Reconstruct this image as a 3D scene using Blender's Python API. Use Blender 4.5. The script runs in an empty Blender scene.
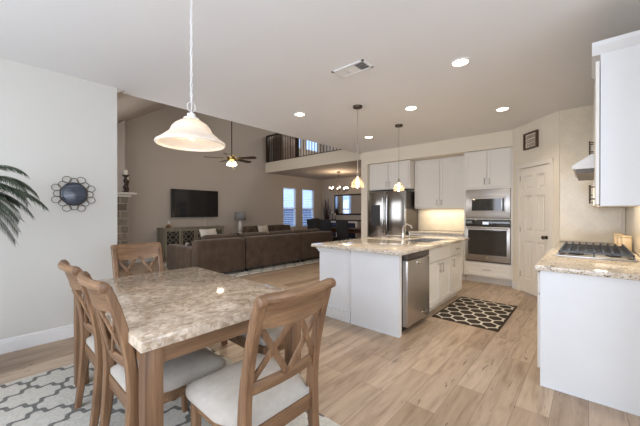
import bpy, bmesh, math, random
from mathutils import Vector, Matrix
random.seed(7)
S = bpy.context.scene
COL = S.collection
PI = math.pi
R = math.radians

# ------------------------------------------------------------------ camera
cam_d = bpy.data.cameras.new('camera')
cam = bpy.data.objects.new('camera', cam_d)
COL.objects.link(cam)
cam_d.sensor_width = 36
cam_d.lens = 302.0 / 640 * 36
cam_d.clip_start = 0.05
cam.location = (0, 0, 1.33)
cam.rotation_euler = (R(90 - 0.13), 0, R(41.7 - 90))
S.camera = cam

# ------------------------------------------------------------------ world, exposure
W = bpy.data.worlds.new('world')
S.world = W
W.use_nodes = True
wn = W.node_tree.nodes
bg = wn['Background']
bg.inputs[0].default_value = (0.42, 0.60, 0.92, 1)
bg.inputs[1].default_value = 2.3
S.view_settings.view_transform = 'Standard'
S.view_settings.look = 'None'
S.view_settings.gamma = 1
S.view_settings.use_curve_mapping = False
S.view_settings.exposure = 0.2


def area(name, loc, rot, sx, sy, power, color):
    d = bpy.data.lights.new(name, 'AREA')
    d.shape = 'RECTANGLE'
    d.size, d.size_y = sx, sy
    d.energy = power
    d.color = color
    o = bpy.data.objects.new(name, d)
    o.location = loc
    o.rotation_euler = rot
    COL.objects.link(o)
    return o


def point(name, loc, power, color, rad=0.03, parent=None):
    d = bpy.data.lights.new(name, 'POINT')
    d.energy = power
    d.color = color
    d.shadow_soft_size = rad
    o = bpy.data.objects.new(name, d)
    o.location = loc
    COL.objects.link(o)
    if parent:
        o.parent = parent
    return o


DAY = (0.97, 0.98, 1.0)
WARM = (1.0, 0.80, 0.58)
# daylight entering at the breakfast-nook windows behind the camera
area('daylight_nook_west', (-1.95, 1.2, 1.55), (0, R(-90), 0), 1.9, 3.6, 84, DAY)
area('daylight_nook_south', (0.2, -2.35, 1.55), (R(90), 0, 0), 3.2, 1.9, 54, DAY)
# unseen fill lights added on the living-room west wall and living and loft ceilings
area('living_west_fill', (1.075, 5.7, 1.6), (0, R(-90), 0), 1.8, 2.2, 30, DAY)
area('living_ceiling_fill', (4.9, 6.9, 5.2), (0, 0, 0), 2.0, 2.0, 26, (1.0, 0.95, 0.9))
area('loft_ceiling_fill', (8.6, 6.8, 5.2), (0, 0, 0), 1.5, 1.5, 45, (1.0, 0.95, 0.9))

# ------------------------------------------------------------------ mesh builder


class MB:
    def __init__(self):
        self.bm = bmesh.new()

    def _add(self, verts, faces, M=None):
        vs = [self.bm.verts.new(M @ Vector(v) if M else Vector(v)) for v in verts]
        out = []
        for f in faces:
            try:
                out.append(self.bm.faces.new([vs[i] for i in f]))
            except ValueError:
                pass
        return vs, out

    def box(self, x0, x1, y0, y1, z0, z1, bev=0.0, seg=2, M=None):
        if x0 > x1: x0, x1 = x1, x0
        if y0 > y1: y0, y1 = y1, y0
        if z0 > z1: z0, z1 = z1, z0
        v = [(x0, y0, z0), (x1, y0, z0), (x1, y1, z0), (x0, y1, z0), (x0, y0, z1), (x1, y0, z1), (x1, y1, z1), (x0, y1, z1)]
        f = [(0, 3, 2, 1), (4, 5, 6, 7), (0, 1, 5, 4), (1, 2, 6, 5), (2, 3, 7, 6), (3, 0, 4, 7)]
        vs, fs = self._add(v, f, M)
        if bev > 0:
            bev = min(bev, 0.49 * min(x1 - x0, y1 - y0, z1 - z0))
            es = list({e for fc in fs for e in fc.edges})
            bmesh.ops.bevel(self.bm, geom=es, offset=bev, segments=seg, profile=0.5, affect='EDGES')
        return self

    def prism(self, poly, a, b, axis='z', M=None):
        """extrude a 2D polygon from a to b along axis (x: poly is (y,z); y: (x,z); z: (x,y))"""
        def mk(p, t):
            return {'x': (t, p[0], p[1]), 'y': (p[0], t, p[1]), 'z': (p[0], p[1], t)}[axis]
        n = len(poly)
        v = [mk(p, a) for p in poly] + [mk(p, b) for p in poly]
        f = [tuple(range(n))[::-1], tuple(range(n, 2 * n))] + [(i, (i + 1) % n, n + (i + 1) % n, n + i) for i in range(n)]
        self._add(v, f, M)
        return self

    def tube(self, pts, r, n=8, closed=False, M=None, flat=None):
        """swept tube; r may be a list; flat=(sx,sy) scales the profile (rect-ish sections with n=4)"""
        pts = [Vector(p) for p in pts]
        k = len(pts)
        rr = r if isinstance(r, (list, tuple)) else [r] * k
        rings = []
        up0 = Vector((0, 0, 1))
        prev = None
        for i, p in enumerate(pts):
            if closed:
                t = pts[(i + 1) % k] - pts[i - 1]
            else:
                t = pts[min(i + 1, k - 1)] - pts[max(i - 1, 0)]
            t.normalize()
            if prev is None:
                a = up0 if abs(t.z) < 0.9 else Vector((1, 0, 0))
                u = t.cross(a).normalized()
            else:
                u = (prev - t * prev.dot(t)).normalized()
            prev = u
            w = t.cross(u)
            ring = []
            for j in range(n):
                an = 2 * PI * (j + (0.5 if n == 4 else 0)) / n
                fx, fy = (flat or (1, 1))
                q = p + (u * math.cos(an) * fx + w * math.sin(an) * fy) * rr[i]
                ring.append(self.bm.verts.new(M @ q if M else q))
            rings.append(ring)
        m = k if closed else k - 1
        for i in range(m):
            a, b = rings[i], rings[(i + 1) % k]
            for j in range(n):
                self.bm.faces.new([a[j], a[(j + 1) % n], b[(j + 1) % n], b[j]])
        if not closed:
            self.bm.faces.new(rings[0][::-1])
            self.bm.faces.new(rings[-1])
        return self

    def bar(self, pts, w, d, wdir, M=None):
        """rectangular sweep: w along wdir, d along tangent x wdir; w,d may be lists"""
        pts = [Vector(p) for p in pts]
        k = len(pts)
        ws = w if isinstance(w, (list, tuple)) else [w] * k
        ds = d if isinstance(d, (list, tuple)) else [d] * k
        wd0 = Vector(wdir).normalized()
        rings = []
        for i, p in enumerate(pts):
            t = (pts[min(i + 1, k - 1)] - pts[max(i - 1, 0)]).normalized()
            wd = (wd0 - t * wd0.dot(t)).normalized()
            dd = t.cross(wd)
            ring = []
            for a, b in ((-1, -1), (-.7, -1), (.7, -1), (1, -1), (1, -.7), (1, .7), (1, 1), (.7, 1), (-.7, 1), (-1, 1), (-1, .7), (-1, -.7)):
                if abs(a) == 1 and abs(b) == 1:
                    continue
                q = p + wd * (a * ws[i] / 2) + dd * (b * ds[i] / 2)
                ring.append(self.bm.verts.new(M @ q if M else q))
            rings.append(ring)
        n = 8
        for i in range(k - 1):
            a, b = rings[i], rings[i + 1]
            for j in range(n):
                self.bm.faces.new([a[j], a[(j + 1) % n], b[(j + 1) % n], b[j]])
        self.bm.faces.new(rings[0][::-1])
        self.bm.faces.new(rings[-1])
        return self

    def lathe(self, prof, c=(0, 0, 0), n=24, axis='z', cap=True, M=None, sx=1, sy=1):
        """prof: list of (r, h)"""
        c = Vector(c)
        rings = []
        for r, h in prof:
            ring = []
            for j in range(n):
                a = 2 * PI * j / n
                x, y = r * math.cos(a) * sx, r * math.sin(a) * sy
                q = {'z': Vector((x, y, h)), 'y': Vector((x, h, y)), 'x': Vector((h, x, y))}[axis] + c
                ring.append(self.bm.verts.new(M @ q if M else q))
            rings.append(ring)
        for a, b in zip(rings, rings[1:]):
            for j in range(n):
                self.bm.faces.new([a[j], a[(j + 1) % n], b[(j + 1) % n], b[j]])
        if cap:
            self.bm.faces.new(rings[0][::-1])
            self.bm.faces.new(rings[-1])
        return self

    def cyl(self, c, r, h, n=20, axis='z', M=None):
        return self.lathe([(r, 0), (r, h)], c, n, axis, True, M)

    def ball(self, c, r, sz=1.0, n=12, M=None):
        prof = [(max(1e-4, r * math.sin(PI * i / n)), -r * sz * math.cos(PI * i / n)) for i in range(n + 1)]
        return self.lathe(prof, c, 16, 'z', True, M)

    def grid(self, fn, nu, nv):
        vs = [[self.bm.verts.new(fn(i / nu, j / nv)) for j in range(nv + 1)] for i in range(nu + 1)]
        for i in range(nu):
            for j in range(nv):
                self.bm.faces.new([vs[i][j], vs[i + 1][j], vs[i + 1][j + 1], vs[i][j + 1]])
        return self

    def build(self, name, mat, parent=None, loc=(0, 0, 0), rot=None, smooth=35, sub=0, solid=0, label=None):
        bm = self.bm
        bmesh.ops.recalc_face_normals(bm, faces=bm.faces)
        me = bpy.data.meshes.new(name)
        if smooth:
            ang = R(smooth)
            for f in bm.faces:
                f.smooth = True
            for e in bm.edges:
                if len(e.link_faces) == 2 and e.calc_face_angle(0) > ang:
                    e.smooth = False
        bm.to_mesh(me)
        bm.free()
        o = bpy.data.objects.new(name, me)
        COL.objects.link(o)
        if mat:
            me.materials.append(mat)
        o.location = loc
        if rot:
            o.rotation_euler = rot
        if parent:
            o.parent = parent
        if solid:
            m = o.modifiers.new('solid', 'SOLIDIFY')
            m.thickness = solid
            m.offset = 0
        if sub:
            m = o.modifiers.new('sub', 'SUBSURF')
            m.levels = m.render_levels = sub
        if label:
            o['label'] = label
        return o


def tag(o, label, cat, group=None):
    o['label'] = label
    o['category'] = cat
    if group:
        o['group'] = group
    return o


def thing(name, label, cat, loc=(0, 0, 0), rotz=0, group=None):
    o = bpy.data.objects.new(name, None)
    o.empty_display_size = 0.1
    COL.objects.link(o)
    o.location = loc
    o.rotation_euler = (0, 0, rotz)
    return tag(o, label, cat, group)


def struct(o):
    o['kind'] = 'structure'
    return o


def dup(root, loc, rotz, label, group=None):
    r = root.copy()
    COL.objects.link(r)
    r.location = loc
    r.rotation_euler = (0, 0, rotz)
    r['label'] = label
    if group:
        r['group'] = group
    for ch in list(root.children):
        c = ch.copy()
        COL.objects.link(c)
        c.parent = r
        for g in ch.children:
            d = g.copy()
            COL.objects.link(d)
            d.parent = c
    return r


# ------------------------------------------------------------------ materials
class NT:
    """tiny node-tree helper"""

    def __init__(self, name):
        m = bpy.data.materials.new(name)
        m.use_nodes = True
        self.m, self.t = m, m.node_tree
        self.n = self.t.nodes
        self.b = self.n['Principled BSDF']
        self.out = self.n['Material Output']

    def node(self, typ, **kw):
        nd = self.n.new(typ)
        for k, v in kw.items():
            setattr(nd, k, v)
        return nd

    def link(self, a, b):
        self.t.links.new(a, b)

    def put(self, sock, v):
        if isinstance(v, (int, float)):
            sock.default_value = v
        elif isinstance(v, tuple):
            sock.default_value = v if len(v) == 4 or len(sock.default_value) == 3 else (*v, 1)
        else:
            self.link(v, sock)

    def math(self, op, a, b=0.0, c=0.0):
        nd = self.node('ShaderNodeMath', operation=op)
        self.put(nd.inputs[0], a)
        self.put(nd.inputs[1], b)
        if len(nd.inputs) > 2:
            self.put(nd.inputs[2], c)
        return nd.outputs[0]

    def coord(self, scale=(1, 1, 1), rot=(0, 0, 0), kind='Object', loc=(0, 0, 0)):
        tc = self.node('ShaderNodeTexCoord')
        mp = self.node('ShaderNodeMapping')
        mp.inputs['Scale'].default_value = scale
        mp.inputs['Rotation'].default_value = rot
        mp.inputs['Location'].default_value = loc
        self.link(tc.outputs[kind], mp.inputs[0])
        return mp.outputs[0]

    def noise(self, vec, scale, detail=4, rough=0.55, dist=0.0):
        nd = self.node('ShaderNodeTexNoise')
        self.link(vec, nd.inputs['Vector'])
        nd.inputs['Scale'].default_value = scale
        nd.inputs['Detail'].default_value = detail
        nd.inputs['Roughness'].default_value = rough
        nd.inputs['Distortion'].default_value = dist
        return nd.outputs[0]

    def voronoi(self, vec, scale, feature='F1', out=0):
        nd = self.node('ShaderNodeTexVoronoi', feature=feature)
        self.link(vec, nd.inputs['Vector'])
        nd.inputs['Scale'].default_value = scale
        return nd.outputs[out]

    def ramp(self, fac, stops):
        nd = self.node('ShaderNodeValToRGB')
        el = nd.color_ramp.elements
        while len(el) < len(stops):
            el.new(0.5)
        for e, (p, c) in zip(el, stops):
            e.position = p
            e.color = (*c, 1) if isinstance(c, tuple) else (c, c, c, 1)
        self.link(fac, nd.inputs[0])
        return nd.outputs[0]

    def mix(self, fac, a, b, mode='MIX'):
        nd = self.node('ShaderNodeMix', data_type='RGBA', blend_type=mode)
        self.put(nd.inputs[0], fac)
        self.put(nd.inputs[6], a)
        self.put(nd.inputs[7], b)
        return nd.outputs[2]

    def bump(self, h, strength=0.2, dist=0.01):
        nd = self.node('ShaderNodeBump')
        nd.inputs['Strength'].default_value = strength
        nd.inputs['Distance'].default_value = dist
        self.link(h, nd.inputs['Height'])
        self.link(nd.outputs[0], self.b.inputs['Normal'])

    def set(self, **kw):
        names = dict(color='Base Color', rough='Roughness', metal='Metallic', spec='Specular IOR Level', coat='Coat Weight', trans='Transmission Weight', ior='IOR', emis='Emission Color', estr='Emission Strength', sheen='Sheen Weight')
        for k, v in kw.items():
            self.put(self.b.inputs[names[k]], v)
        return self


def plain(name, color, rough=0.5, metal=0.0, var=0.06, scale=6.0, bump=0.0, bscale=80, **kw):
    t = NT(name)
    v = t.coord()
    n = t.noise(v, scale, 3)
    dark = tuple(c * (1 - var) for c in color)
    lite = tuple(min(1, c * (1 + var)) for c in color)
    t.set(color=t.ramp(n, [(0.3, dark), (0.7, lite)]), rough=rough, metal=metal, **kw)
    if bump:
        t.bump(t.noise(v, bscale, 4), bump, 0.004)
    return t.m


def emit(name, color, strength):
    t = NT(name)
    t.set(color=(0.8, 0.8, 0.8), emis=color, estr=strength)
    return t.m


def wood(name, c1, c2, c3, axis=2, rough=0.45, sc=1.0):
    t = NT(name)
    s = [9 * sc, 9 * sc, 9 * sc]
    s[axis] = 0.7 * sc
    v = t.coord(tuple(s))
    n = t.noise(v, 2.2, 6, 0.6, 0.6)
    s2 = [60, 60, 60]
    s2[axis] = 2.5
    v2 = t.coord(tuple(s2))
    n2 = t.noise(v2, 1.5, 3)
    base = t.ramp(n, [(0.3, c1), (0.5, c2), (0.7, c3)])
    fine = t.ramp(n2, [(0.35, 0.78), (0.6, 1.05)])
    t.set(color=t.mix(1.0, base, fine, 'MULTIPLY'), rough=rough)
    t.bump(n2, 0.12, 0.002)
    return t.m


def glassy(name, tint=(1, 1, 1), gloss=0.12, gr=0.02):
    t = NT(name)
    tr = t.node('ShaderNodeBsdfTransparent')
    tr.inputs[0].default_value = (*tint, 1)
    gl = t.node('ShaderNodeBsdfGlossy')
    gl.inputs['Roughness'].default_value = gr
    fr = t.node('ShaderNodeFresnel')
    fr.inputs[0].default_value = 1.45
    f = t.math('MINIMUM', t.math('ADD', fr.outputs[0], gloss), 0.2)
    mx = t.node('ShaderNodeMixShader')
    t.link(f, mx.inputs[0])
    t.link(tr.outputs[0], mx.inputs[1])
    t.link(gl.outputs[0], mx.inputs[2])
    t.link(mx.outputs[0], t.out.inputs[0])
    return t.m


# plank floor, boards running along X
def floor_material():
    t = NT('oak_plank_floor')
    v = t.coord()
    br = t.node('ShaderNodeTexBrick')
    t.link(v, br.inputs['Vector'])
    br.offset = 0.37
    br.inputs['Color1'].default_value = (0, 0, 0, 1)
    br.inputs['Color2'].default_value = (1, 1, 1, 1)
    br.inputs['Mortar'].default_value = (0.5, 0.5, 0.5, 1)
    br.inputs['Scale'].default_value = 1
    br.inputs['Mortar Size'].default_value = 0.0016
    br.inputs['Mortar Smooth'].default_value = 0.1
    br.inputs['Bias'].default_value = 0
    br.inputs['Brick Width'].default_value = 1.22
    br.inputs['Row Height'].default_value = 0.19
    sep = t.node('ShaderNodeSeparateColor')
    t.link(br.outputs['Color'], sep.inputs[0])
    rnd = sep.outputs[0]
    # per-board offset of the grain
    off = t.node('ShaderNodeCombineXYZ')
    t.put(off.inputs[0], t.math('MULTIPLY', rnd, 7.3))
    t.put(off.inputs[1], t.math('MULTIPLY', rnd, 31.7))
    add = t.node('ShaderNodeVectorMath', operation='ADD')
    t.link(v, add.inputs[0])
    t.link(off.outputs[0], add.inputs[1])
    mp = t.node('ShaderNodeMapping')
    t.link(add.outputs[0], mp.inputs[0])
    mp.inputs['Scale'].default_value = (1.3, 11, 1)
    g = t.noise(mp.outputs[0], 1.6, 7, 0.62, 0.5)
    base = t.ramp(rnd, [(0.0, (0.31, 0.22, 0.148)), (0.3, (0.44, 0.335, 0.24)), (0.6, (0.50, 0.385, 0.285)), (0.8, (0.37, 0.27, 0.19)), (1.0, (0.46, 0.35, 0.255))])
    grain = t.ramp(g, [(0.28, (0.62, 0.57, 0.52)), (0.5, (0.98, 0.97, 0.96)), (0.75, (1.22, 1.22, 1.22))])
    c = t.mix(1.0, base, grain, 'MULTIPLY')
    # dark cracks and knots, short streaks along the boards
    mp2 = t.node('ShaderNodeMapping')
    t.link(add.outputs[0], mp2.inputs[0])
    mp2.inputs['Scale'].default_value = (2.6, 14, 1)
    k = t.noise(mp2.outputs[0], 1.5, 3, 0.6, 1.2)
    km = t.ramp(k, [(0.285, 0.95), (0.335, 0.0)])
    c = t.mix(km, c, (0.06, 0.035, 0.02))
    seam = t.math('MULTIPLY', br.outputs['Fac'], 0.75)
    c = t.mix(seam, c, (0.10, 0.07, 0.045))
    t.set(color=c, rough=t.ramp(g, [(0.3, 0.42), (0.7, 0.30)]), spec=0.45)
    t.bump(t.math('SUBTRACT', g, t.math('MULTIPLY', br.outputs['Fac'], 1.5)), 0.08, 0.003)
    return t.m


def granite_material(name, a, b, c, speck, rough=0.08, scale=1.0):
    t = NT(name)
    v = t.coord()
    n = t.noise(v, 42 * scale, 5, 0.65, 0.2)
    base = t.ramp(n, [(0.30, a), (0.46, b), (0.62, c)])
    vo = t.voronoi(v, 130 * scale, out=1)
    sc = t.node('ShaderNodeSeparateColor')
    t.link(vo, sc.inputs[0])
    m = t.ramp(sc.outputs[0], [(0.80, 0.0), (0.84, 1.0)])
    n2 = t.noise(v, 9 * scale, 3)
    m = t.math('MULTIPLY', m, t.ramp(n2, [(0.42, 0.15), (0.6, 1.0)]))
    col = t.mix(m, base, speck)
    m2 = t.ramp(sc.outputs[1], [(0.85, 0.0), (0.9, 0.7)])
    col = t.mix(m2, col, (0.75, 0.70, 0.62))
    t.set(color=col, rough=rough, spec=0.5)
    return t.m


def marble_chip_material():
    t = NT('polished_brown_marble')
    v = t.coord()
    n = t.noise(v, 5.5, 6, 0.62, 1.0)
    w = t.node('ShaderNodeVectorMath', operation='ADD')
    sc = t.node('ShaderNodeVectorMath', operation='SCALE')
    nn = t.node('ShaderNodeTexNoise')
    t.link(v, nn.inputs['Vector'])
    nn.inputs['Scale'].default_value = 24
    nn.inputs['Detail'].default_value = 3
    t.link(nn.outputs['Color'], sc.inputs[0])
    sc.inputs['Scale'].default_value = 0.055
    t.link(v, w.inputs[0])
    t.link(sc.outputs[0], w.inputs[1])
    vo = t.voronoi(w.outputs[0], 42, out=1)
    s = t.node('ShaderNodeSeparateColor')
    t.link(vo, s.inputs[0])
    chips = t.ramp(s.outputs[0], [(0.0, (0.37, 0.28, 0.195)), (0.3, (0.47, 0.375, 0.28)), (0.6, (0.56, 0.465, 0.36)), (1.0, (0.65, 0.565, 0.46))])
    edge = t.voronoi(w.outputs[0], 42, 'DISTANCE_TO_EDGE')
    veins = t.ramp(edge, [(0.0, 0.75), (0.09, 0.0)])
    c = t.mix(veins, chips, (0.56, 0.49, 0.42))
    cl = t.ramp(n, [(0.35, (0.74, 0.70, 0.66)), (0.6, (1.08, 1.06, 1.04))])
    c = t.mix(0.85, c, cl, 'MULTIPLY')
    f = t.noise(v, 40, 5, 0.7)
    c = t.mix(0.6, c, t.ramp(f, [(0.35, 0.75), (0.62, 1.15)]), 'MULTIPLY')
    t.set(color=c, rough=0.10, spec=0.5)
    return t.m


def trellis_material():
    """cream rug with a grey moroccan trellis"""
    t = NT('moroccan_trellis_rug')
    v = t.coord()
    sp = t.node('ShaderNodeSeparateXYZ')
    t.link(v, sp.inputs[0])
    ux = t.math('ADD', t.math('DIVIDE', sp.outputs[0], 0.34), 10.59)
    uy = t.math('ADD', t.math('DIVIDE', sp.outputs[1], 0.40), 9.925)
    # lattice coordinates of the staggered cells
    p = t.math('ADD', ux, uy)
    q = t.math('SUBTRACT', ux, uy)

    def line(a_, b_):
        # ogee line: a_ = integer, bent along b_
        sn = t.math('SINE', t.math('MULTIPLY', b_, 2 * PI))
        s3 = t.math('SINE', t.math('MULTIPLY', b_, 6 * PI))
        w = t.math('ADD', t.math('MULTIPLY', sn, 0.10), t.math('MULTIPLY', s3, 0.055))
        f = t.math('FRACT', t.math('ADD', a_, t.math('ADD', w, 20.5)))
        return t.math('ABSOLUTE', t.math('SUBTRACT', f, 0.5))
    d1 = line(p, t.math('ADD', q, 0.0))
    d2 = line(q, t.math('ADD', p, 0.0))
    d = t.math('MINIMUM', d1, d2)
    m = t.ramp(d, [(0.055, 1.0), (0.075, 0.0)])
    n = t.noise(v, 60, 4)
    cream = t.ramp(n, [(0.3, (0.50, 0.48, 0.43)), (0.7, (0.66, 0.64, 0.58))])
    grey = t.ramp(n, [(0.3, (0.13, 0.128, 0.12)), (0.7, (0.23, 0.225, 0.21))])
    t.set(color=t.mix(m, cream, grey), rough=0.95, spec=0.1)
    t.bump(t.noise(v, 220, 3), 0.5, 0.004)
    return t.m


def hex_material():
    """dark brown rug with elongated hexagons outlined in cream"""
    t = NT('hexagon_rug')
    v = t.coord()
    sp = t.node('ShaderNodeSeparateXYZ')
    t.link(v, sp.inputs[0])
    # flat-topped cells, long along Y
    ux = t.math('DIVIDE', sp.outputs[0], 0.300)
    uy = t.math('DIVIDE', sp.outputs[1], 0.168)

    def cell(o):
        a = t.math('ABSOLUTE', t.math('SUBTRACT', t.math('FRACT', t.math('ADD', ux, 10 + o)), 0.5))
        b = t.math('ABSOLUTE', t.math('SUBTRACT', t.math('FRACT', t.math('ADD', uy, 10 + o)), 0.5))
        # hexagon with points along x: metric units
        ax = t.math('MULTIPLY', a, 0.300)
        by = t.math('MULTIPLY', b, 0.168)
        d1 = t.math('SUBTRACT', by, 0.070)
        d2 = t.math('SUBTRACT', t.math('ADD', t.math('MULTIPLY', ax, 0.84), t.math('MULTIPLY', by, 0.54)), 0.072)
        return t.math('MAXIMUM', d1, d2)
    d = t.math('MINIMUM', cell(0.0), cell(0.5))
    m = t.ramp(t.math('MULTIPLY', d, 10), [(0.0, 0.0), (0.03, 1.0)])
    # dark binding at the border
    ex = t.math('SUBTRACT', 0.585, t.math('ABSOLUTE', sp.outputs[0]))
    ey = t.math('SUBTRACT', 0.355, t.math('ABSOLUTE', sp.outputs[1]))
    e = t.math('GREATER_THAN', t.math('MINIMUM', ex, ey), 0.0)
    m = t.math('MULTIPLY', m, e)
    t.set(color=t.mix(m, (0.055, 0.042, 0.032), (0.60, 0.56, 0.48)), rough=0.9, spec=0.1)
    t.bump(t.noise(v, 250, 3), 0.4, 0.003)
    return t.m


M = {}
M['wall'] = plain('greige_wall_paint', (0.60, 0.585, 0.54), 0.85, var=0.012, scale=1.5, bump=0.05, bscale=180)
M['wall_living'] = plain('living_wall_paint', (0.47, 0.42, 0.37), 0.88, var=0.012, scale=1.5, bump=0.05, bscale=180)  # darker, browner base colour than the left wall
M['wall_kitchen'] = plain('beige_wall_paint', (0.80, 0.735, 0.62), 0.85, var=0.012, scale=1.5, bump=0.05, bscale=180)
M['ceiling'] = plain('flat_ceiling_paint', (0.80, 0.80, 0.80), 0.92, var=0.01, scale=1.5, bump=0.05, bscale=160)
M['trim'] = plain('white_trim_paint', (0.78, 0.78, 0.77), 0.4, var=0.01)
M['cab'] = plain('white_cabinet_paint', (0.80, 0.775, 0.73), 0.38, var=0.012)
M['panel'] = plain('cool_white_cabinet_paint', (0.74, 0.75, 0.755), 0.4, var=0.012)
M['door'] = plain('door_paint', (0.82, 0.77, 0.69), 0.45, var=0.012)
M['floor'] = floor_material()
M['granite'] = granite_material('speckled_granite', (0.40, 0.31, 0.22), (0.60, 0.51, 0.40), (0.72, 0.65, 0.55), (0.08, 0.06, 0.05))
M['granite_edge'] = M['granite']
M['marble'] = marble_chip_material()
M['wood'] = wood('honey_brown_wood', (0.105, 0.052, 0.025), (0.185, 0.098, 0.048), (0.28, 0.158, 0.080))
M['woodx'] = wood('honey_brown_wood_rail', (0.135, 0.069, 0.033), (0.22, 0.122, 0.061), (0.31, 0.182, 0.095), axis=0)
M['linen'] = plain('cream_linen', (0.42, 0.385, 0.34), 0.95, var=0.05, scale=30, bump=0.4, bscale=400, spec=0.15)
M['sofa'] = plain('brown_microfibre', (0.088, 0.060, 0.041), 0.85, var=0.25, scale=5, bump=0.3, bscale=60, spec=0.2, sheen=0.15)
M['dark_seam'] = plain('dark_seam_fabric', (0.03, 0.022, 0.018), 0.9)
M['pillow'] = plain('pale_pillow_cotton', (0.62, 0.57, 0.50), 0.95, var=0.15, scale=40, bump=0.3, bscale=200)
M['steel'] = None
t = NT('brushed_stainless_steel')
vv = t.coord((1, 1, 60))
nz = t.noise(vv, 3, 3)
t.set(color=t.ramp(nz, [(0.3, (0.48, 0.46, 0.44)), (0.7, (0.52, 0.50, 0.48))]), metal=1.0, rough=t.ramp(nz, [(0.3, 0.30), (0.7, 0.36)]))
M['steel'] = t.m
M['steel_bright'] = plain('smooth_stainless_steel', (0.46, 0.455, 0.45), 0.15, 1.0, var=0.03)
M['chrome'] = plain('polished_nickel', (0.72, 0.70, 0.66), 0.12, 1.0, var=0.02)
M['nickel'] = plain('satin_nickel', (0.42, 0.38, 0.33), 0.32, 1.0, var=0.03)
M['bronze'] = plain('dark_bronze', (0.10, 0.075, 0.055), 0.4, 0.8, var=0.05)
M['brass'] = plain('antique_brass', (0.50, 0.36, 0.14), 0.28, 1.0, var=0.05)
M['iron'] = plain('black_iron', (0.03, 0.027, 0.025), 0.5, 0.6)
M['grate'] = plain('cast_iron_grate', (0.07, 0.068, 0.066), 0.28, 0.7)
M['black'] = plain('black_plastic', (0.018, 0.018, 0.02), 0.35)
M['ovenglass'] = plain('black_oven_glass', (0.035, 0.032, 0.028), 0.05, spec=0.7)
M['tvglass'] = plain('dark_television_glass', (0.012, 0.012, 0.014), 0.08, spec=0.6)
M['grey_side'] = plain('grey_appliance_enamel', (0.10, 0.085, 0.075), 0.4, 0.5)
M['darkwood'] = wood('dark_stained_wood', (0.018, 0.011, 0.008), (0.035, 0.02, 0.013), (0.055, 0.032, 0.02))
M['sidewood'] = wood('weathered_olive_wood', (0.17, 0.15, 0.11), (0.25, 0.225, 0.17), (0.33, 0.30, 0.23))
M['redwood'] = wood('reddish_brown_wood', (0.13, 0.05, 0.025), (0.22, 0.09, 0.045), (0.3, 0.13, 0.07))
M['boardwood'] = wood('pale_maple', (0.50, 0.36, 0.21), (0.62, 0.47, 0.29), (0.70, 0.55, 0.37))
M['trellis'] = trellis_material()
M['hex'] = hex_material()
M['glass'] = glassy('clear_window_glass', (0.95, 0.97, 1.0), 0.02)
t = NT('amber_tinted_glass')
tr = t.node('ShaderNodeBsdfTransparent')
tr.inputs[0].default_value = (1.0, 0.90, 0.78, 1)
tl = t.node('ShaderNodeBsdfTranslucent')
tl.inputs[0].default_value = (1.0, 0.80, 0.60, 1)
gl = t.node('ShaderNodeBsdfGlossy')
gl.inputs['Roughness'].default_value = 0.05
m1 = t.node('ShaderNodeMixShader')
m1.inputs[0].default_value = 0.22
t.link(tr.outputs[0], m1.inputs[1])
t.link(tl.outputs[0], m1.inputs[2])
m2 = t.node('ShaderNodeMixShader')
m2.inputs[0].default_value = 0.07
t.link(m1.outputs[0], m2.inputs[1])
t.link(gl.outputs[0], m2.inputs[2])
t.link(m2.outputs[0], t.out.inputs[0])
M['amber'] = t.m
M['bulb'] = emit('glowing_bulb', (1.0, 0.74, 0.42), 9)
M['bulb_soft'] = emit('frosted_lamp_glass', (1.0, 0.86, 0.66), 5)
M['canlight'] = emit('downlight_lens', (1.0, 0.88, 0.72), 9)
M['mirror'] = plain('mirror_silver', (0.80, 0.82, 0.85), 0.02, 1.0, var=0.0)
M['slat'] = plain('white_blind_slats', (0.80, 0.82, 0.84), 0.5)
M['black_fabric'] = plain('charcoal_fabric', (0.03, 0.03, 0.032), 0.9, bump=0.3, bscale=200)
M['grey_shade'] = plain('grey_lamp_shade', (0.26, 0.26, 0.27), 0.9, bump=0.3, bscale=200)
M['white_ceramic'] = plain('white_ceramic', (0.74, 0.72, 0.68), 0.25)
M['candle'] = plain('ivory_wax', (0.78, 0.74, 0.66), 0.5)
M['leaf'] = plain('palm_leaf', (0.05, 0.068, 0.042), 0.5, var=0.45, scale=9)
M['trunk'] = plain('palm_trunk_fibre', (0.10, 0.065, 0.04), 0.9, var=0.4, scale=30, bump=0.8, bscale=90)
M['reed'] = plain('dried_reed', (0.06, 0.035, 0.025), 0.9, var=0.3)
M['pot'] = plain('dark_glazed_pot', (0.05, 0.035, 0.03), 0.3)
M['slate'] = None
t = NT('banded_slate_glass')
vv = t.coord((1.5, 1, 22))
nz = t.noise(vv, 2.0, 5, 0.6, 0.8)
t.set(color=t.ramp(nz, [(0.3, (0.02, 0.027, 0.042)), (0.55, (0.05, 0.062, 0.088)), (0.75, (0.18, 0.20, 0.24))]), rough=0.18, spec=0.5)
M['slate'] = t.m
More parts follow.
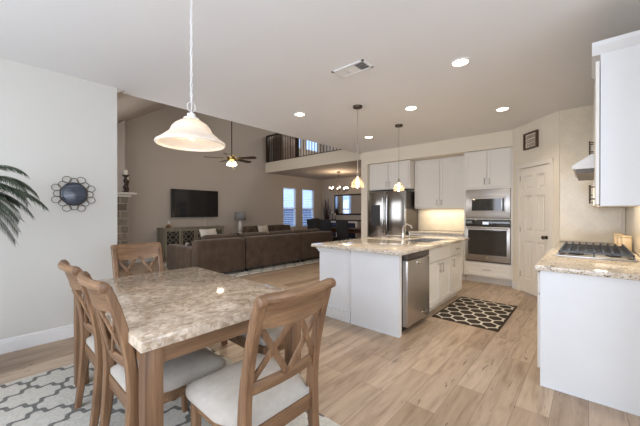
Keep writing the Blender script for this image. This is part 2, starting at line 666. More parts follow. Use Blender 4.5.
# stone fireplace
t = NT('stacked_limestone')
vv = t.coord()
mp = t.node('ShaderNodeMapping')
t.link(vv, mp.inputs[0])
mp.inputs['Rotation'].default_value = (R(90), 0, 0)
br = t.node('ShaderNodeTexBrick')
t.link(mp.outputs[0], br.inputs['Vector'])
br.inputs['Scale'].default_value = 1
br.inputs['Brick Width'].default_value = 0.30
br.inputs['Row Height'].default_value = 0.17
br.inputs['Mortar Size'].default_value = 0.012
br.inputs['Color1'].default_value = (0.11, 0.09, 0.07, 1)
br.inputs['Color2'].default_value = (0.23, 0.19, 0.145, 1)
br.inputs['Mortar'].default_value = (0.30, 0.26, 0.215, 1)
nz = t.noise(vv, 14, 4)
t.set(color=t.mix(0.6, br.outputs[0], t.ramp(nz, [(0.3, 0.7), (0.7, 1.25)]), 'MULTIPLY'), rough=0.9)
t.bump(t.math('SUBTRACT', nz, t.math('MULTIPLY', br.outputs['Fac'], 2)), 0.6, 0.02)
M['stone'] = t.m


# backsplash: beige stone tile laid on the diagonal
def tile_material():
    t = NT('beige_diagonal_tile')
    v = t.coord()
    sp = t.node('ShaderNodeSeparateXYZ')
    t.link(v, sp.inputs[0])
    u = t.math('ADD', sp.outputs[0], sp.outputs[1])
    z = sp.outputs[2]
    a = t.math('DIVIDE', t.math('ADD', u, z), 0.215)
    b = t.math('DIVIDE', t.math('SUBTRACT', u, z), 0.215)

    def edge(q):
        f = t.math('FRACT', t.math('ADD', q, 50))
        return t.math('SUBTRACT', 0.5, t.math('ABSOLUTE', t.math('SUBTRACT', f, 0.5)))
    e = t.math('MINIMUM', edge(a), edge(b))
    m = t.ramp(e, [(0.012, 1.0), (0.022, 0.0)])
    n = t.noise(v, 7, 5, 0.6, 0.8)
    c = t.ramp(n, [(0.3, (0.72, 0.645, 0.51)), (0.7, (0.79, 0.715, 0.58))])
    t.set(color=t.mix(t.math('MULTIPLY', m, 0.35), c, (0.60, 0.53, 0.42)), rough=0.16, spec=0.45)
    t.bump(t.math('SUBTRACT', 1.0, m), 0.1, 0.001)
    return t.m


M['tile'] = tile_material()
# alabaster glass shade
t = NT('alabaster_glass')
vv = t.coord((1, 1, 3))
nz = t.noise(vv, 5, 5, 0.6, 1.5)
cc = t.ramp(nz, [(0.3, (0.88, 0.80, 0.70)), (0.7, (0.95, 0.91, 0.85))])
df = t.node('ShaderNodeBsdfDiffuse')
tl = t.node('ShaderNodeBsdfTranslucent')
gl = t.node('ShaderNodeBsdfGlossy')
gl.inputs['Roughness'].default_value = 0.15
t.link(cc, df.inputs[0])
t.link(cc, tl.inputs[0])
m1 = t.node('ShaderNodeMixShader')
m1.inputs[0].default_value = 0.45
t.link(df.outputs[0], m1.inputs[1])
t.link(tl.outputs[0], m1.inputs[2])
m2 = t.node('ShaderNodeMixShader')
m2.inputs[0].default_value = 0.06
t.link(m1.outputs[0], m2.inputs[1])
t.link(gl.outputs[0], m2.inputs[2])
t.link(m2.outputs[0], t.out.inputs[0])
M['alabaster'] = t.m

# ------------------------------------------------------------------ room shell
CH = 2.78      # kitchen ceiling height
YL = 4.12      # mirror wall face
YT = 8.90      # television wall face
XK = 6.85      # kitchen back wall
XD = 10.13     # dining end wall
YR = -0.36     # cooktop wall

struct(MB().box(-2.1, 10.4, -2.6, 9.1, -0.1, 0.0).build('floor', M['floor'], smooth=0))
struct(MB().box(-2.1, 7.0, -2.6, 4.25, CH, CH + 0.15).build('ceiling', M['ceiling'], smooth=0))
struct(MB().box(-2.1, 1.06, YL, 4.25, 0, CH).build('wall_left', M['wall'], smooth=0))
# header above the kitchen ceiling edge (closes the upper part of the living room)
struct(MB().box(0.9, 10.3, 4.13, 4.25, CH + 0.15, 5.5).build('wall_header', M['wall_living'], smooth=0))
struct(MB().box(0.9, 1.06, 4.25, YT, 0, 2.85).build('wall_living_west', M['wall_living'], smooth=0))


def wall_with_holes(name, mat, a0, a1, z0, z1, holes, fixed0, fixed1, axis):
    """wall in the plane axis=const, with rectangular openings (a0,a1,z0,z1)"""
    mb = MB()
    xs = sorted({a0, a1, *[h[0] for h in holes], *[h[1] for h in holes]})
    zs = sorted({z0, z1, *[h[2] for h in holes], *[h[3] for h in holes]})
    for i in range(len(xs) - 1):
        for j in range(len(zs) - 1):
            cx, cz = (xs[i] + xs[i + 1]) / 2, (zs[j] + zs[j + 1]) / 2
            if any(h[0] < cx < h[1] and h[2] < cz < h[3] for h in holes):
                continue
            if axis == 'y':
                mb.box(xs[i], xs[i + 1], fixed0, fixed1, zs[j], zs[j + 1])
            else:
                mb.box(fixed0, fixed1, xs[i], xs[i + 1], zs[j], zs[j + 1])
    return struct(mb.build(name, mat, smooth=0))


WIN = [(7.83, 8.55, 0.72, 2.31), (8.88, 9.62, 0.72, 2.31)]
LWIN = [(8.09, 8.87, 3.96, 4.95), (9.11, 9.93, 3.96, 4.95)]
wall_with_holes('wall_television', M['wall_living'], 0.9, 10.4, 0, 5.5, WIN + LWIN, YT, YT + 0.15, 'y')
struct(MB().box(7.0, XD + 0.15, 4.13, 4.25, 0, CH + 0.15).build('wall_dining_south', M['wall_living'], smooth=0))
struct(MB().box(XD, XD + 0.15, 4.25, YT, 0, 5.5).build('wall_dining_end', M['wall_living'], smooth=0))
# vaulted ceiling: slope then flat
struct(MB().prism([(0.9, 2.62), (4.9, 5.25), (10.4, 5.25), (10.4, 5.4), (4.85, 5.4), (0.9, 2.80)], 4.13, 9.05, 'y').build('ceiling_vault', M['wall_living'], smooth=0))
# loft slab (its underside is the dining-room ceiling)
struct(MB().box(7.0, XD, 4.25, YT, CH, 3.15).build('ceiling_dining', M['wall_living'], smooth=0))
# painted fascia of the loft
struct(MB().box(6.97, 7.0, 4.25, YT, CH, 3.15).build('trim_loft', M['wall_kitchen'], smooth=0))
# nook walls behind the camera
wall_with_holes('wall_nook_west', M['wall'], -2.6, 4.12, 0, CH, [(-0.6, 3.0, 0.6, 2.5)], -2.25, -2.1, 'x')
wall_with_holes('wall_nook_south', M['wall'], -2.1, 2.7, 0, CH, [(-1.4, 1.8, 0.6, 2.5)], -2.75, -2.6, 'y')
struct(MB().box(2.7, XK, YR - 0.12, YR, 0, CH).build('wall_cooktop', M['wall_kitchen'], smooth=0))
struct(MB().box(2.58, 2.7, -2.6, YR, 0, CH).build('wall_nook_east', M['wall'], smooth=0))
struct(MB().box(5.5, 5.62, YR, 0.32, 0, CH).build('wall_kitchen_end', M['wall_kitchen'], smooth=0))
# kitchen back wall, side stub, soffit
struct(MB().box(XK, 7.0, 0.9, 4.25, 0, CH).build('wall_kitchen_back', M['wall_kitchen'], smooth=0))
struct(MB().box(6.20, XK, 3.995, 4.17, 0, CH).build('wall_refrigerator_side', M['wall_kitchen'], smooth=0))
struct(MB().box(6.20, XK, 1.0, 3.995, 2.49, CH).build('wall_soffit', M['wall_kitchen'], smooth=0))
struct(MB().box(6.22, XK, 0.96, 1.0, 0, CH).build('wall_oven_side', M['wall_kitchen'], smooth=0))

# diagonal pantry wall with a doorway
A0 = Vector((6.21, 1.0, 0))
A1 = Vector((5.48, 0.32, 0))
dv = (A1 - A0)
LEN = dv.length
du = dv.normalized()
nrm = Vector((-du.y, du.x, 0))          # candidate normal
if nrm.dot(Vector((-1, 0, 0))) < 0:
    nrm = -nrm
ang = math.atan2(du.y, du.x)
# local frame: x along the wall, y pointing behind the wall (away from the room), z up
yb = -nrm
DM = Matrix(((du.x, yb.x, 0, A0.x), (du.y, yb.y, 0, A0.y), (0, 0, 1, 0), (0, 0, 0, 1)))
DX0, DX1, DH = 0.185, 0.835, 2.06
mb = MB()
mb.box(0, DX0, 0, 0.11, 0, CH, M=DM)
mb.box(DX1, LEN, 0, 0.11, 0, CH, M=DM)
mb.box(DX0, DX1, 0, 0.11, DH, CH, M=DM)
struct(mb.build('wall_pantry', M['wall_kitchen'], smooth=0))
mb = MB()
cw = 0.065
mb.box(DX0 - cw, DX0, -0.018, 0, 0, DH + cw, 0.004, M=DM)
mb.box(DX1, DX1 + cw, -0.018, 0, 0, DH + cw, 0.004, M=DM)
mb.box(DX0 - cw, DX1 + cw, -0.022, 0, DH, DH + cw, 0.004, M=DM)
struct(mb.build('trim_pantry_door', M['door'], smooth=0))
# six-panel door
mb = MB()
D0, D1 = DX0 + 0.004, DX1 - 0.004
dw = D1 - D0
mb.box(D0, D1, 0.0235, 0.05, 0.01, DH - 0.006, M=DM)
stile = 0.105
pw = (dw - 3 * stile) / 2
rows = [(0.24, 0.86), (1.02, 1.60), (1.71, 1.93)]
# raised stiles and rails around sunken fields, each with a raised centre
for x0, x1 in ((D0, D0 + stile), (D0 + stile + pw, D0 + 2 * stile + pw), (D1 - stile, D1)):
    mb.box(x0, x1, 0.002, 0.024, 0.01, DH - 0.006, M=DM)
zs = [0.01] + [z for r_ in rows for z in r_] + [DH - 0.006]
for a, b in ((zs[0], zs[1]), (zs[2], zs[3]), (zs[4], zs[5]), (zs[6], zs[7])):
    for x0 in (D0 + stile, D0 + 2 * stile + pw):
        mb.box(x0, x0 + pw, 0.002, 0.024, a, b, M=DM)
for a, b in rows:
    for x0 in (D0 + stile, D0 + 2 * stile + pw):
        mb.box(x0 + 0.026, x0 + pw - 0.026, 0.008, 0.024, a + 0.03, b - 0.03, 0.006, 1, M=DM)
dr = struct(mb.build('door_1', M['door'], smooth=0))
mb = MB()
mb.lathe([(0.028, 0.0035), (0.028, -0.004), (0.012, -0.006), (0.012, -0.03), (0.027, -0.04), (0.030, -0.055), (0.020, -0.068), (0.001, -0.070)], (D1 - 0.065, 0, 0.95), 18, 'y', M=DM)
mb.build('door_knob', M['bronze'], dr)
mb = MB()
for z in (0.25, 1.0, 1.85):
    mb.box(D0 + 0.000, D0 + 0.010, -0.004, 0.0015, z, z + 0.09, M=DM)
mb.build('hinge', M['nickel'], dr)

# baseboards
def baseboard(name, x0, x1, y0, y1, h=0.135):
    mb = MB()
    mb.box(x0, x1, y0, y1, 0, h - 0.03, 0.002, 1)
    d = 0.005
    if abs(x1 - x0) > abs(y1 - y0):
        s = 1 if 'left' in name or 'tele' in name else 0
        mb.box(x0, x1, y0 + (d if s else 0), y1 - (0 if s else d), h - 0.03, h, 0.004, 2)
    else:
        mb.box(x0, x1, y0, y1, h - 0.03, h, 0.004, 2)
    return struct(mb.build(name, M['trim'], smooth=0))


baseboard('baseboard_left', -2.1, 1.06, YL - 0.016, YL)
baseboard('baseboard_left_end', 1.06, 1.076, YL - 0.016, 4.25)
baseboard('baseboard_television', 2.3, XD, YT - 0.016, YT)
baseboard('baseboard_refrigerator', 6.184, 6.20, 3.995, 4.17)
baseboard('baseboard_dining', XD - 0.016, XD, 4.3, YT - 0.02)
mb = MB()
mb.box(0.0, DX0 - cw, -0.014, 0, 0, 0.12, 0.003, M=DM)
mb.box(DX1 + cw, LEN, -0.014, 0, 0, 0.12, 0.003, M=DM)
struct(mb.build('baseboard_pantry', M['trim'], smooth=0))

# tiled backsplashes
struct(MB().box(2.95, 5.5, YR, YR + 0.012, 0.93, 1.9).build('trim_cooktop_backsplash', M['tile'], smooth=0))
struct(MB().box(5.488, 5.5, YR + 0.012, 0.315, 0.93, CH - 0.001).build('trim_end_backsplash', M['tile'], smooth=0))
struct(MB().box(XK - 0.012, XK, 1.83, 2.97, 0.93, 1.44).build('trim_kitchen_backsplash', M['tile'], smooth=0))
struct(MB().box(5.448, 5.486, YR + 0.014, YR + 0.052, 0.945, 1.385, 0.004).build('trim_tile_corner', M['door'], smooth=0))

# ------------------------------------------------------------------ windows
def window(idx, x0, x1, z0, z1, y=YT):
    mb = MB()
    f = 0.04
    for a, b, c, d in ((x0, x1, z0, z0 + f), (x0, x1, z1 - f, z1), (x0, x0 + f, z0 + f, z1 - f), (x1 - f, x1, z0 + f, z1 - f), (x0 + f, x1 - f, (z0 + z1) / 2 - 0.015, (z0 + z1) / 2 + 0.015)):
        mb.box(a, b, y + 0.07, y + 0.12, c, d)
    w = struct(mb.build('window_%d' % idx, M['trim'], smooth=0))
    MB().box(x0 + f, x1 - f, y + 0.092, y + 0.098, z0 + f, z1 - f).build('pane', M['glass'], w, smooth=0)
    return w


def shutters(x0, x1, z0, z1, label, y=YT, group='white shutters on the far windows'):
    t = thing('window_shutter', label, 'shutter', ((x0 + x1) / 2, y + 0.035, z0), group=group)
    w, h = (x1 - x0) / 2, z1 - z0
    f = 0.035
    mb = MB()
    mb.box(-w, -w + f, -0.015, 0.015, 0, h).box(w - f, w, -0.015, 0.015, 0, h)
    mb.box(-w + f, w - f, -0.015, 0.015, 0, f).box(-w + f, w - f, -0.015, 0.015, h - f, h)
    mb.box(-w + f, w - f, -0.015, 0.015, h * 0.47 - 0.02, h * 0.47 + 0.02)
    mb.build('shutter_frame', M['slat'], t, smooth=0)
    mb = MB()
    z = f + 0.03
    while z < h - f - 0.02:
        if abs(z - h * 0.47) > 0.04:
            MM = Matrix.Translation((0, 0, z)) @ Matrix.Rotation(R(14), 4, 'X')
            mb.box(-w + f, w - f, -0.030, 0.030, -0.004, 0.004, M=MM)
        z += 0.072
    mb.build('louvre', M['slat'], t, smooth=0)


for i, (a, b, c, d) in enumerate(WIN):
    window(i + 1, a, b, c, d)
    shutters(a + 0.005, b - 0.005, c + 0.005, d - 0.005, ['white shutter on the lower window nearer the lamp', 'white shutter on the lower window nearer the dried reeds'][i])
for i, (a, b, c, d) in enumerate(LWIN):
    window(i + 3, a, b, c, d)
    shutters(a + 0.005, b - 0.005, c + 0.005, d - 0.005, ['white shutter on the left-hand loft window beside the dark newel post', 'white shutter on the right-hand loft window behind the railing'][i])
# nook windows (behind the camera): plain frames
mb = MB()
for y in (-0.6, 0.6, 1.8, 2.96):
    mb.box(-2.2, -2.13, y, y + 0.05, 0.6, 2.5)
mb.box(-2.2, -2.13, -0.6, 3.0, 0.6, 0.65).box(-2.2, -2.13, -0.6, 3.0, 2.45, 2.5)
struct(mb.build('window_5', M['trim'], smooth=0))
mb = MB()
for x in (-1.4, -0.33, 0.73, 1.75):
    mb.box(x, x + 0.05, -2.7, -2.63, 0.6, 2.5)
mb.box(-1.4, 1.8, -2.7, -2.63, 0.6, 0.65).box(-1.4, 1.8, -2.7, -2.63, 2.45, 2.5)
struct(mb.build('window_6', M['trim'], smooth=0))
# neighbour's fence outside the far windows
mb = MB()
for i in range(34):
    mb.box(5.0 + i * 0.25, 5.235 + i * 0.25, 11.5, 11.52, -0.3, 1.5)
struct(mb.build('trim_outside_fence', plain('grey_blue_fence', (0.16, 0.21, 0.30), 0.9, var=0.2), smooth=0))

# ------------------------------------------------------------------ cabinet helpers (local: front faces -y, width along x)
def shaker(mb, x0, x1, z0, z1, y=0.0, th=0.02, fr=0.055):
    """shaker door whose front is at y, body behind it (+y)"""
    mb.box(x0, x1, y + 0.008, y + th, z0, z1)
    for a, b, c, d in ((x0, x1, z0, z0 + fr), (x0, x1, z1 - fr, z1), (x0, x0 + fr, z0 + fr, z1 - fr), (x1 - fr, x1, z0 + fr, z1 - fr)):
        mb.box(a, b, y, y + 0.009, c, d)
    return mb


def pull(x, z, length, vertical=True, y=0.0):
    mb = MB()
    r = 0.006
    if vertical:
        mb.tube([(x, y - 0.028, z - length / 2), (x, y - 0.028, z + length / 2)], r, 8)
        for s in (-0.35, 0.35):
            mb.tube([(x, y + 0.001, z + s * length), (x, y - 0.028, z + s * length)], r * 0.8, 6)
    else:
        mb.tube([(x - length / 2, y - 0.028, z), (x + length / 2, y - 0.028, z)], r, 8)
        for s in (-0.35, 0.35):
            mb.tube([(x + s * length, y + 0.001, z), (x + s * length, y - 0.028, z)], r * 0.8, 6)
    return mb


def cab_door(parent, x0, x1, z0, z1, hx, hz, mat, name='door', hl=0.12, vertical=True):
    d = shaker(MB(), x0, x1, z0, z1, y=-0.02).build(name, mat, parent, smooth=0)
    pull(hx, hz, hl, vertical, y=-0.02).build('handle', M['nickel'], d)
    return d


# --- refrigerator cabinet, uppers, oven tower: local +x -> world -Y when rotated -90deg (front faces -X)
RK = R(-90)   # local x -> world -Y ; local -y (front) -> world -X

# oven tower: world Y 1.0..1.81 ; local origin at (6.24, 1.81)
t = thing('oven_cabinet', 'tall white cabinet holding the built-in microwave and oven', 'cabinet', (6.24, 1.812, 0), RK)
w = 0.808
mb = MB()
mb.box(0, w, 0.10, 0.60, 0, 0.12)
mb.box(0, w, 0, 0.60, 0.12, 0.40)
mb.box(0, 0.03, 0, 0.60, 0.40, 1.76).box(w - 0.03, w, 0, 0.60, 0.40, 1.76)
mb.box(0.03, w - 0.03, 0.56, 0.60, 0.40, 1.76)
mb.box(0.03, w - 0.03, 0, 0.56, 1.195, 1.215)
mb.box(0, w, 0, 0.60, 1.76, 2.485)
mb.build('body', M['cab'], t, smooth=0)
cab_door(t, 0.03, w / 2 - 0.004, 1.80, 2.46, w / 2 - 0.04, 1.90, M['cab'])
cab_door(t, w / 2 + 0.004, w - 0.03, 1.80, 2.46, w / 2 + 0.04, 1.90, M['cab'])
cab_door(t, 0.03, w - 0.03, 0.15, 0.385, w / 2, 0.27, M['cab'], 'drawer', 0.14, False)

# microwave with wide steel trim kit
t = thing('microwave', 'stainless built-in microwave above the wall oven', 'microwave', (6.235, 1.812, 1.225), RK)
mb = MB()
mb.box(0.034, w - 0.034, -0.018, 0.002, 0, 0.53, 0.004)
mb.build('trim_frame', M['steel'], t)
mb = MB()
mb.box(0.11, w - 0.11, -0.035, -0.019, 0.10, 0.41, 0.004)
b = mb.build('door', M['steel'], t)
MB().box(0.15, w - 0.17, -0.040, -0.036, 0.135, 0.355).build('glass', M['ovenglass'], b, smooth=0)
mb = MB()
mb.box(w - 0.155, w - 0.125, -0.040, -0.036, 0.13, 0.36)
mb.build('control_panel', M['black'], t, smooth=0)
MB().box(0.036, w - 0.036, 0.004, 0.40, 0.012, 0.515).build('housing', M['grey_side'], t, smooth=0)

# wall oven
t = thing('wall_oven', 'stainless wall oven with a dark glass door below the microwave', 'oven', (6.235, 1.812, 0.405), RK)
MB().box(0.036, w - 0.036, 0.004, 0.50, 0.006, 0.78).build('housing', M['grey_side'], t, smooth=0)
b = MB().box(0.034, w - 0.034, -0.035, 0.002, 0.02, 0.655, 0.005).build('door', M['steel'], t)
MB().box(0.085, w - 0.085, -0.040, -0.036, 0.135, 0.60).build('glass', M['ovenglass'], b, smooth=0)
mb = MB()
mb.tube([(0.06, -0.075, 0.635), (w - 0.06, -0.075, 0.635)], 0.011, 10)
for x in (0.09, w - 0.09):
    mb.tube([(x, -0.033, 0.635), (x, -0.075, 0.635)], 0.008, 8)
mb.build('handle', M['chrome'], b)
b = MB().box(0.034, w - 0.034, -0.03, 0.002, 0.665, 0.785, 0.004).build('control_panel', M['ovenglass'], t, label='black glass control strip')
MB().box(w / 2 - 0.07, w / 2 + 0.03, -0.034, -0.031, 0.70, 0.75).build('display', emit('oven_display', (0.5, 0.7, 1.0), 0.5), b, smooth=0)
MB().cyl((w / 2, -0.036, 0.085), 0.016, -0.004, 16, 'y').build('badge', M['chrome'], t)
MB().box(0.034, w - 0.034, -0.02, 0.002, 0.0, 0.016).build('base_strip', M['grey_side'], t, smooth=0)

# upper cabinet between refrigerator and oven tower: world Y 1.83..2.93, face X 6.5
t = thing('upper_cabinet', 'white two-door wall cabinet between refrigerator and ovens', 'cabinet', (6.52, 2.945, 1.43), RK, group=None)
w = 1.125
MB().box(0, w, 0, 0.325, 0, 1.055).box(0, w, 0.02, 0.3, -0.02, 0).build('body', M['cab'], t, smooth=0)
cab_door(t, 0.012, w / 2 - 0.003, 0.015, 1.02, w / 2 - 0.045, 0.11, M['cab'])
cab_door(t, w / 2 + 0.003, w - 0.012, 0.015, 1.02, w / 2 + 0.045, 0.11, M['cab'])
area('under_cabinet_light', (6.66, 2.4, 1.405), (0, 0, 0), 0.1, 0.9, 4.0, (1, 0.86, 0.66))

# cabinet above refrigerator: Y 2.95..3.99 face X 6.27
t = thing('upper_cabinet', 'white two-door cabinet above the refrigerator', 'cabinet', (6.29, 3.99, 1.86), RK)
w = 1.04
MB().box(0, w, 0, 0.555, 0, 0.625).build('body', M['cab'], t, smooth=0)
cab_door(t, 0.03, w / 2 - 0.01, 0.02, 0.60, w / 2 - 0.05, 0.12, M['cab'])
cab_door(t, w / 2 + 0.01, w - 0.03, 0.02, 0.60, w / 2 + 0.05, 0.12, M['cab'])

# base cabinet + counter between refrigerator and ovens
t = thing('base_cabinet', 'white base cabinet under the short counter beside the refrigerator', 'cabinet', (6.26, 2.955, 0), RK)
w = 1.135
MB().box(0, w, 0, 0.585, 0.10, 0.88).box(0, w, 0.07, 0.585, 0, 0.10).build('body', M['cab'], t, smooth=0)
for k in range(2):
    x0 = 0.01 + k * (w / 2)
    x1 = x0 + w / 2 - 0.015
    cab_door(t, x0, x1, 0.12, 0.68, (x1 - 0.04) if k == 0 else (x0 + 0.04), 0.60, M['cab'])
    d = MB().box(x0, x1, -0.02, 0, 0.70, 0.865, 0.003).build('drawer', M['cab'], t, smooth=0)
    pull((x0 + x1) / 2, 0.785, 0.12, False, -0.02).build('handle', M['nickel'], d)
o = MB().box(6.22, 6.836, 1.818, 2.962, 0.881, 0.92, 0.006).build('countertop', M['granite'])
tag(o, 'short granite countertop between the refrigerator and the oven tower', 'countertop')

# refrigerator
t = thing('refrigerator', 'stainless french-door refrigerator with ice and water dispenser', 'refrigerator', (6.20, 3.93, 0), RK)
w = 0.945
MB().box(0.005, w - 0.005, 0.0, 0.62, 0.03, 1.80).build('body', M['grey_side'], t, smooth=0)
dm = w / 2
for k, (a, b_) in enumerate(((0, dm - 0.004), (dm + 0.004, w))):
    d = MB().box(a, b_, -0.075, -0.003, 0.76, 1.81, 0.012, 3).build('door', M['steel_bright'], t)
    hx = dm - 0.055 if k == 0 else dm + 0.055
    mb = MB()
    mb.tube([(hx, -0.077, 0.86), (hx, -0.12, 0.90), (hx, -0.135, 1.25), (hx, -0.12, 1.66), (hx, -0.077, 1.70)], 0.012, 10)
    mb.build('handle', M['steel_bright'], d)
    if k == 0:
        mb = MB()
        mb.box(0.09, 0.33, -0.082, -0.076, 1.02, 1.50)
        mb.build('dispenser', M['black'], d, smooth=0)
d = MB().box(0, w, -0.075, -0.003, 0.07, 0.75, 0.012, 3).build('freezer_drawer', M['steel_bright'], t)
MB().tube([(0.08, -0.077, 0.66), (0.12, -0.125, 0.66), (w - 0.12, -0.125, 0.66), (w - 0.08, -0.077, 0.66)], 0.012, 10).build('handle', M['steel_bright'], d)
MB().box(0.02, w - 0.02, -0.03, 0.55, 0.0, 0.065).build('base_grille', M['black'], t, smooth=0)

# ------------------------------------------------------------------ island
t = thing('kitchen_island', 'white kitchen island with end panels, doors and a drawer', 'kitchen island', (2.95, 1.50, 0))
L = 2.12
mb = MB()
mb.box(0, 0.05, 0, 0.63, 0.0, 0.885)                 # end panel of the cabinets
mb.box(0.05, 0.11, 0.03, 0.63, 0.0, 0.885)
mb.box(0.11, 0.73, 0.62, 0.63, 0.0, 0.885)           # dishwasher bay back
mb.box(0.73, 1.02, 0.02, 0.63, 0.10, 0.885).box(1.79, L, 0.02, 0.63, 0.10, 0.885)
mb.box(1.02, 1.79, 0.02, 0.63, 0.10, 0.69).box(1.02, 1.79, 0.02, 0.085, 0.69, 0.885).box(1.02, 1.79, 0.52, 0.63, 0.69, 0.885)
mb.box(0.73, L, 0.09, 0.63, 0.0, 0.10)
mb.build('cabinet_body', M['cab'], t, smooth=0)
MB().box(-0.004, 0.0, 0.0, 0.63, 0.012, 0.885).box(-0.012, 0, 0, 0.63, 0, 0.012).build('end_panel', M['panel'], t, smooth=0)
mb = MB()
mb.box(0.026, L, 0.632, 1.158, 0, 0.885)
mb.box(-0.016, 0.026, 0.640, 1.174, 0, 0.12, 0.004)
mb.box(-0.010, 0.026, 0.640, 1.168, 0.12, 0.14, 0.004)
mb.box(0.026, L, 1.158, 1.172, 0, 0.125, 0.004)
mb.box(-0.022, 0.026, 0.640, 1.172, 0.852, 0.885, 0.004)
mb.box(0.000, 0.026, 0.640, 1.166, 0.825, 0.852, 0.004)
mb.build('knee_wall', M['panel'], t, smooth=0)
mb = MB()
mb.box(0.018, 0.0255, 0.85, 0.92, 0.40, 0.515, 0.003)
mb.build('outlet_cover', M['trim'], t, smooth=0)
# doors on the -Y side (front faces -y already)
def isl_door(x0, x1, z0, z1, hx, hz, name='door', vertical=True, hl=0.13):
    d = shaker(MB(), x0, x1, z0, z1, y=0.0, fr=0.06).build(name, M['cab'], t, smooth=0)
    pull(hx, hz, hl, vertical, 0.0).build('handle', M['nickel'], d)
isl_door(0.755, 1.165, 0.12, 0.675, 1.125, 0.59)
isl_door(1.175, 1.60, 0.12, 0.675, 1.215, 0.59)
isl_door(1.625, L - 0.01, 0.12, 0.675, 1.67, 0.59)
MB().box(0.755, 1.60, 0.0, 0.02, 0.695, 0.865, 0.003).build('false_front', M['cab'], t, smooth=0)
d = MB().box(1.625, L - 0.01, 0.0, 0.02, 0.695, 0.865, 0.003).build('drawer', M['cab'], t, smooth=0)
pull(1.865, 0.78, 0.13, False, 0.0).build('handle', M['nickel'], d)

# dishwasher
t = thing('dishwasher', 'stainless dishwasher built into the near end of the island', 'dishwasher', (3.065, 1.50, 0))
MB().box(0.003, 0.607, 0.03, 0.60, 0.10, 0.87).build('housing', M['grey_side'], t, smooth=0)
d = MB().box(0.003, 0.607, -0.035, 0.028, 0.075, 0.80, 0.006).build('door', M['steel'], t)
MB().box(0.38, 0.45, -0.037, -0.0355, 0.155, 0.175).build('badge', M['chrome'], d, smooth=0)
d = MB().box(0.003, 0.607, -0.032, 0.028, 0.806, 0.872, 0.006).build('control_panel', M['grey_side'], t)
MB().box(0.24, 0.36, -0.040, -0.033, 0.735, 0.775, 0.003).build('latch', M['chrome'], d)
MB().box(0.01, 0.60, 0.05, 0.09, 0.0, 0.075).build('kick_plate', M['black'], t, smooth=0)

# countertop with sink cutout
SX0, SX1, SY0, SY1 = 3.98, 4.72, 1.60, 2.00
CX0, CX1, CY0, CY1 = 2.84, 5.17, 1.425, 2.685
mb = MB()
z0, z1 = 0.887, 0.925
mb.box(CX0, SX0, CY0, CY1, z0, z1, 0.006).box(SX1, CX1, CY0, CY1, z0, z1, 0.006)
mb.box(SX0 - 0.006, SX1 + 0.006, CY0, SY0, z0, z1, 0.004).box(SX0 - 0.006, SX1 + 0.006, SY1, CY1, z0, z1, 0.004)
o = mb.build('countertop', M['granite'])
tag(o, 'large polished granite countertop with a sink on the island', 'countertop')
mb = MB()
mb.box(SX0, SX1, SY0, SY1, 0.70, 0.712)
mb.box(SX0, SX0 + 0.01, SY0, SY1, 0.712, 0.915).box(SX1 - 0.01, SX1, SY0, SY1, 0.712, 0.915)
mb.box(SX0 + 0.01, SX1 - 0.01, SY0, SY0 + 0.01, 0.712, 0.915).box(SX0 + 0.01, SX1 - 0.01, SY1 - 0.01, SY1, 0.712, 0.915)
o = thing('sink', 'steel sink basin let into the island countertop', 'sink', (4.35, 1.8, 0.70))
b = mb.build('basin', M['steel'], o, loc=(-4.35, -1.8, -0.70), smooth=0)
MB().cyl((0, 0, 0.012), 0.04, 0.006, 20).build('drain', M['chrome'], o)

t = thing('faucet', 'tall curved chrome faucet behind the island sink', 'faucet', (4.20, 2.08, 0.925))
mb = MB()
mb.lathe([(0.028, 0), (0.028, 0.012), (0.018, 0.02), (0.018, 0.10), (0.014, 0.11)], n=16)
mb.tube([(0, 0, 0.10), (0, 0, 0.16), (0, -0.02, 0.205), (0, -0.07, 0.23), (0, -0.125, 0.207), (0, -0.14, 0.17)], [0.012, 0.012, 0.012, 0.012, 0.013, 0.015], 10)
mb.build('spout', M['chrome'], t)
MB().tube([(0.015, 0, 0.07), (0.05, 0, 0.085), (0.10, 0, 0.13)], [0.011, 0.008, 0.006], 8).build('lever', M['chrome'], t)
t = thing('soap_dispenser', 'small chrome soap pump beside the faucet', 'soap dispenser', (4.42, 2.08, 0.925))
MB().lathe([(0.02, 0), (0.02, 0.01), (0.011, 0.02), (0.011, 0.075)], n=12).build('base', M['chrome'], t)
MB().tube([(0, 0, 0.07), (0, 0, 0.095), (0, -0.05, 0.09)], 0.006, 8).build('nozzle', M['chrome'], t)

# ------------------------------------------------------------------ right-hand run: counter along the cooktop wall (front faces +Y)
t = thing('base_cabinet', 'white base cabinet run under the cooktop with a plain end panel', 'cabinet', (2.86, 0.28, 0))
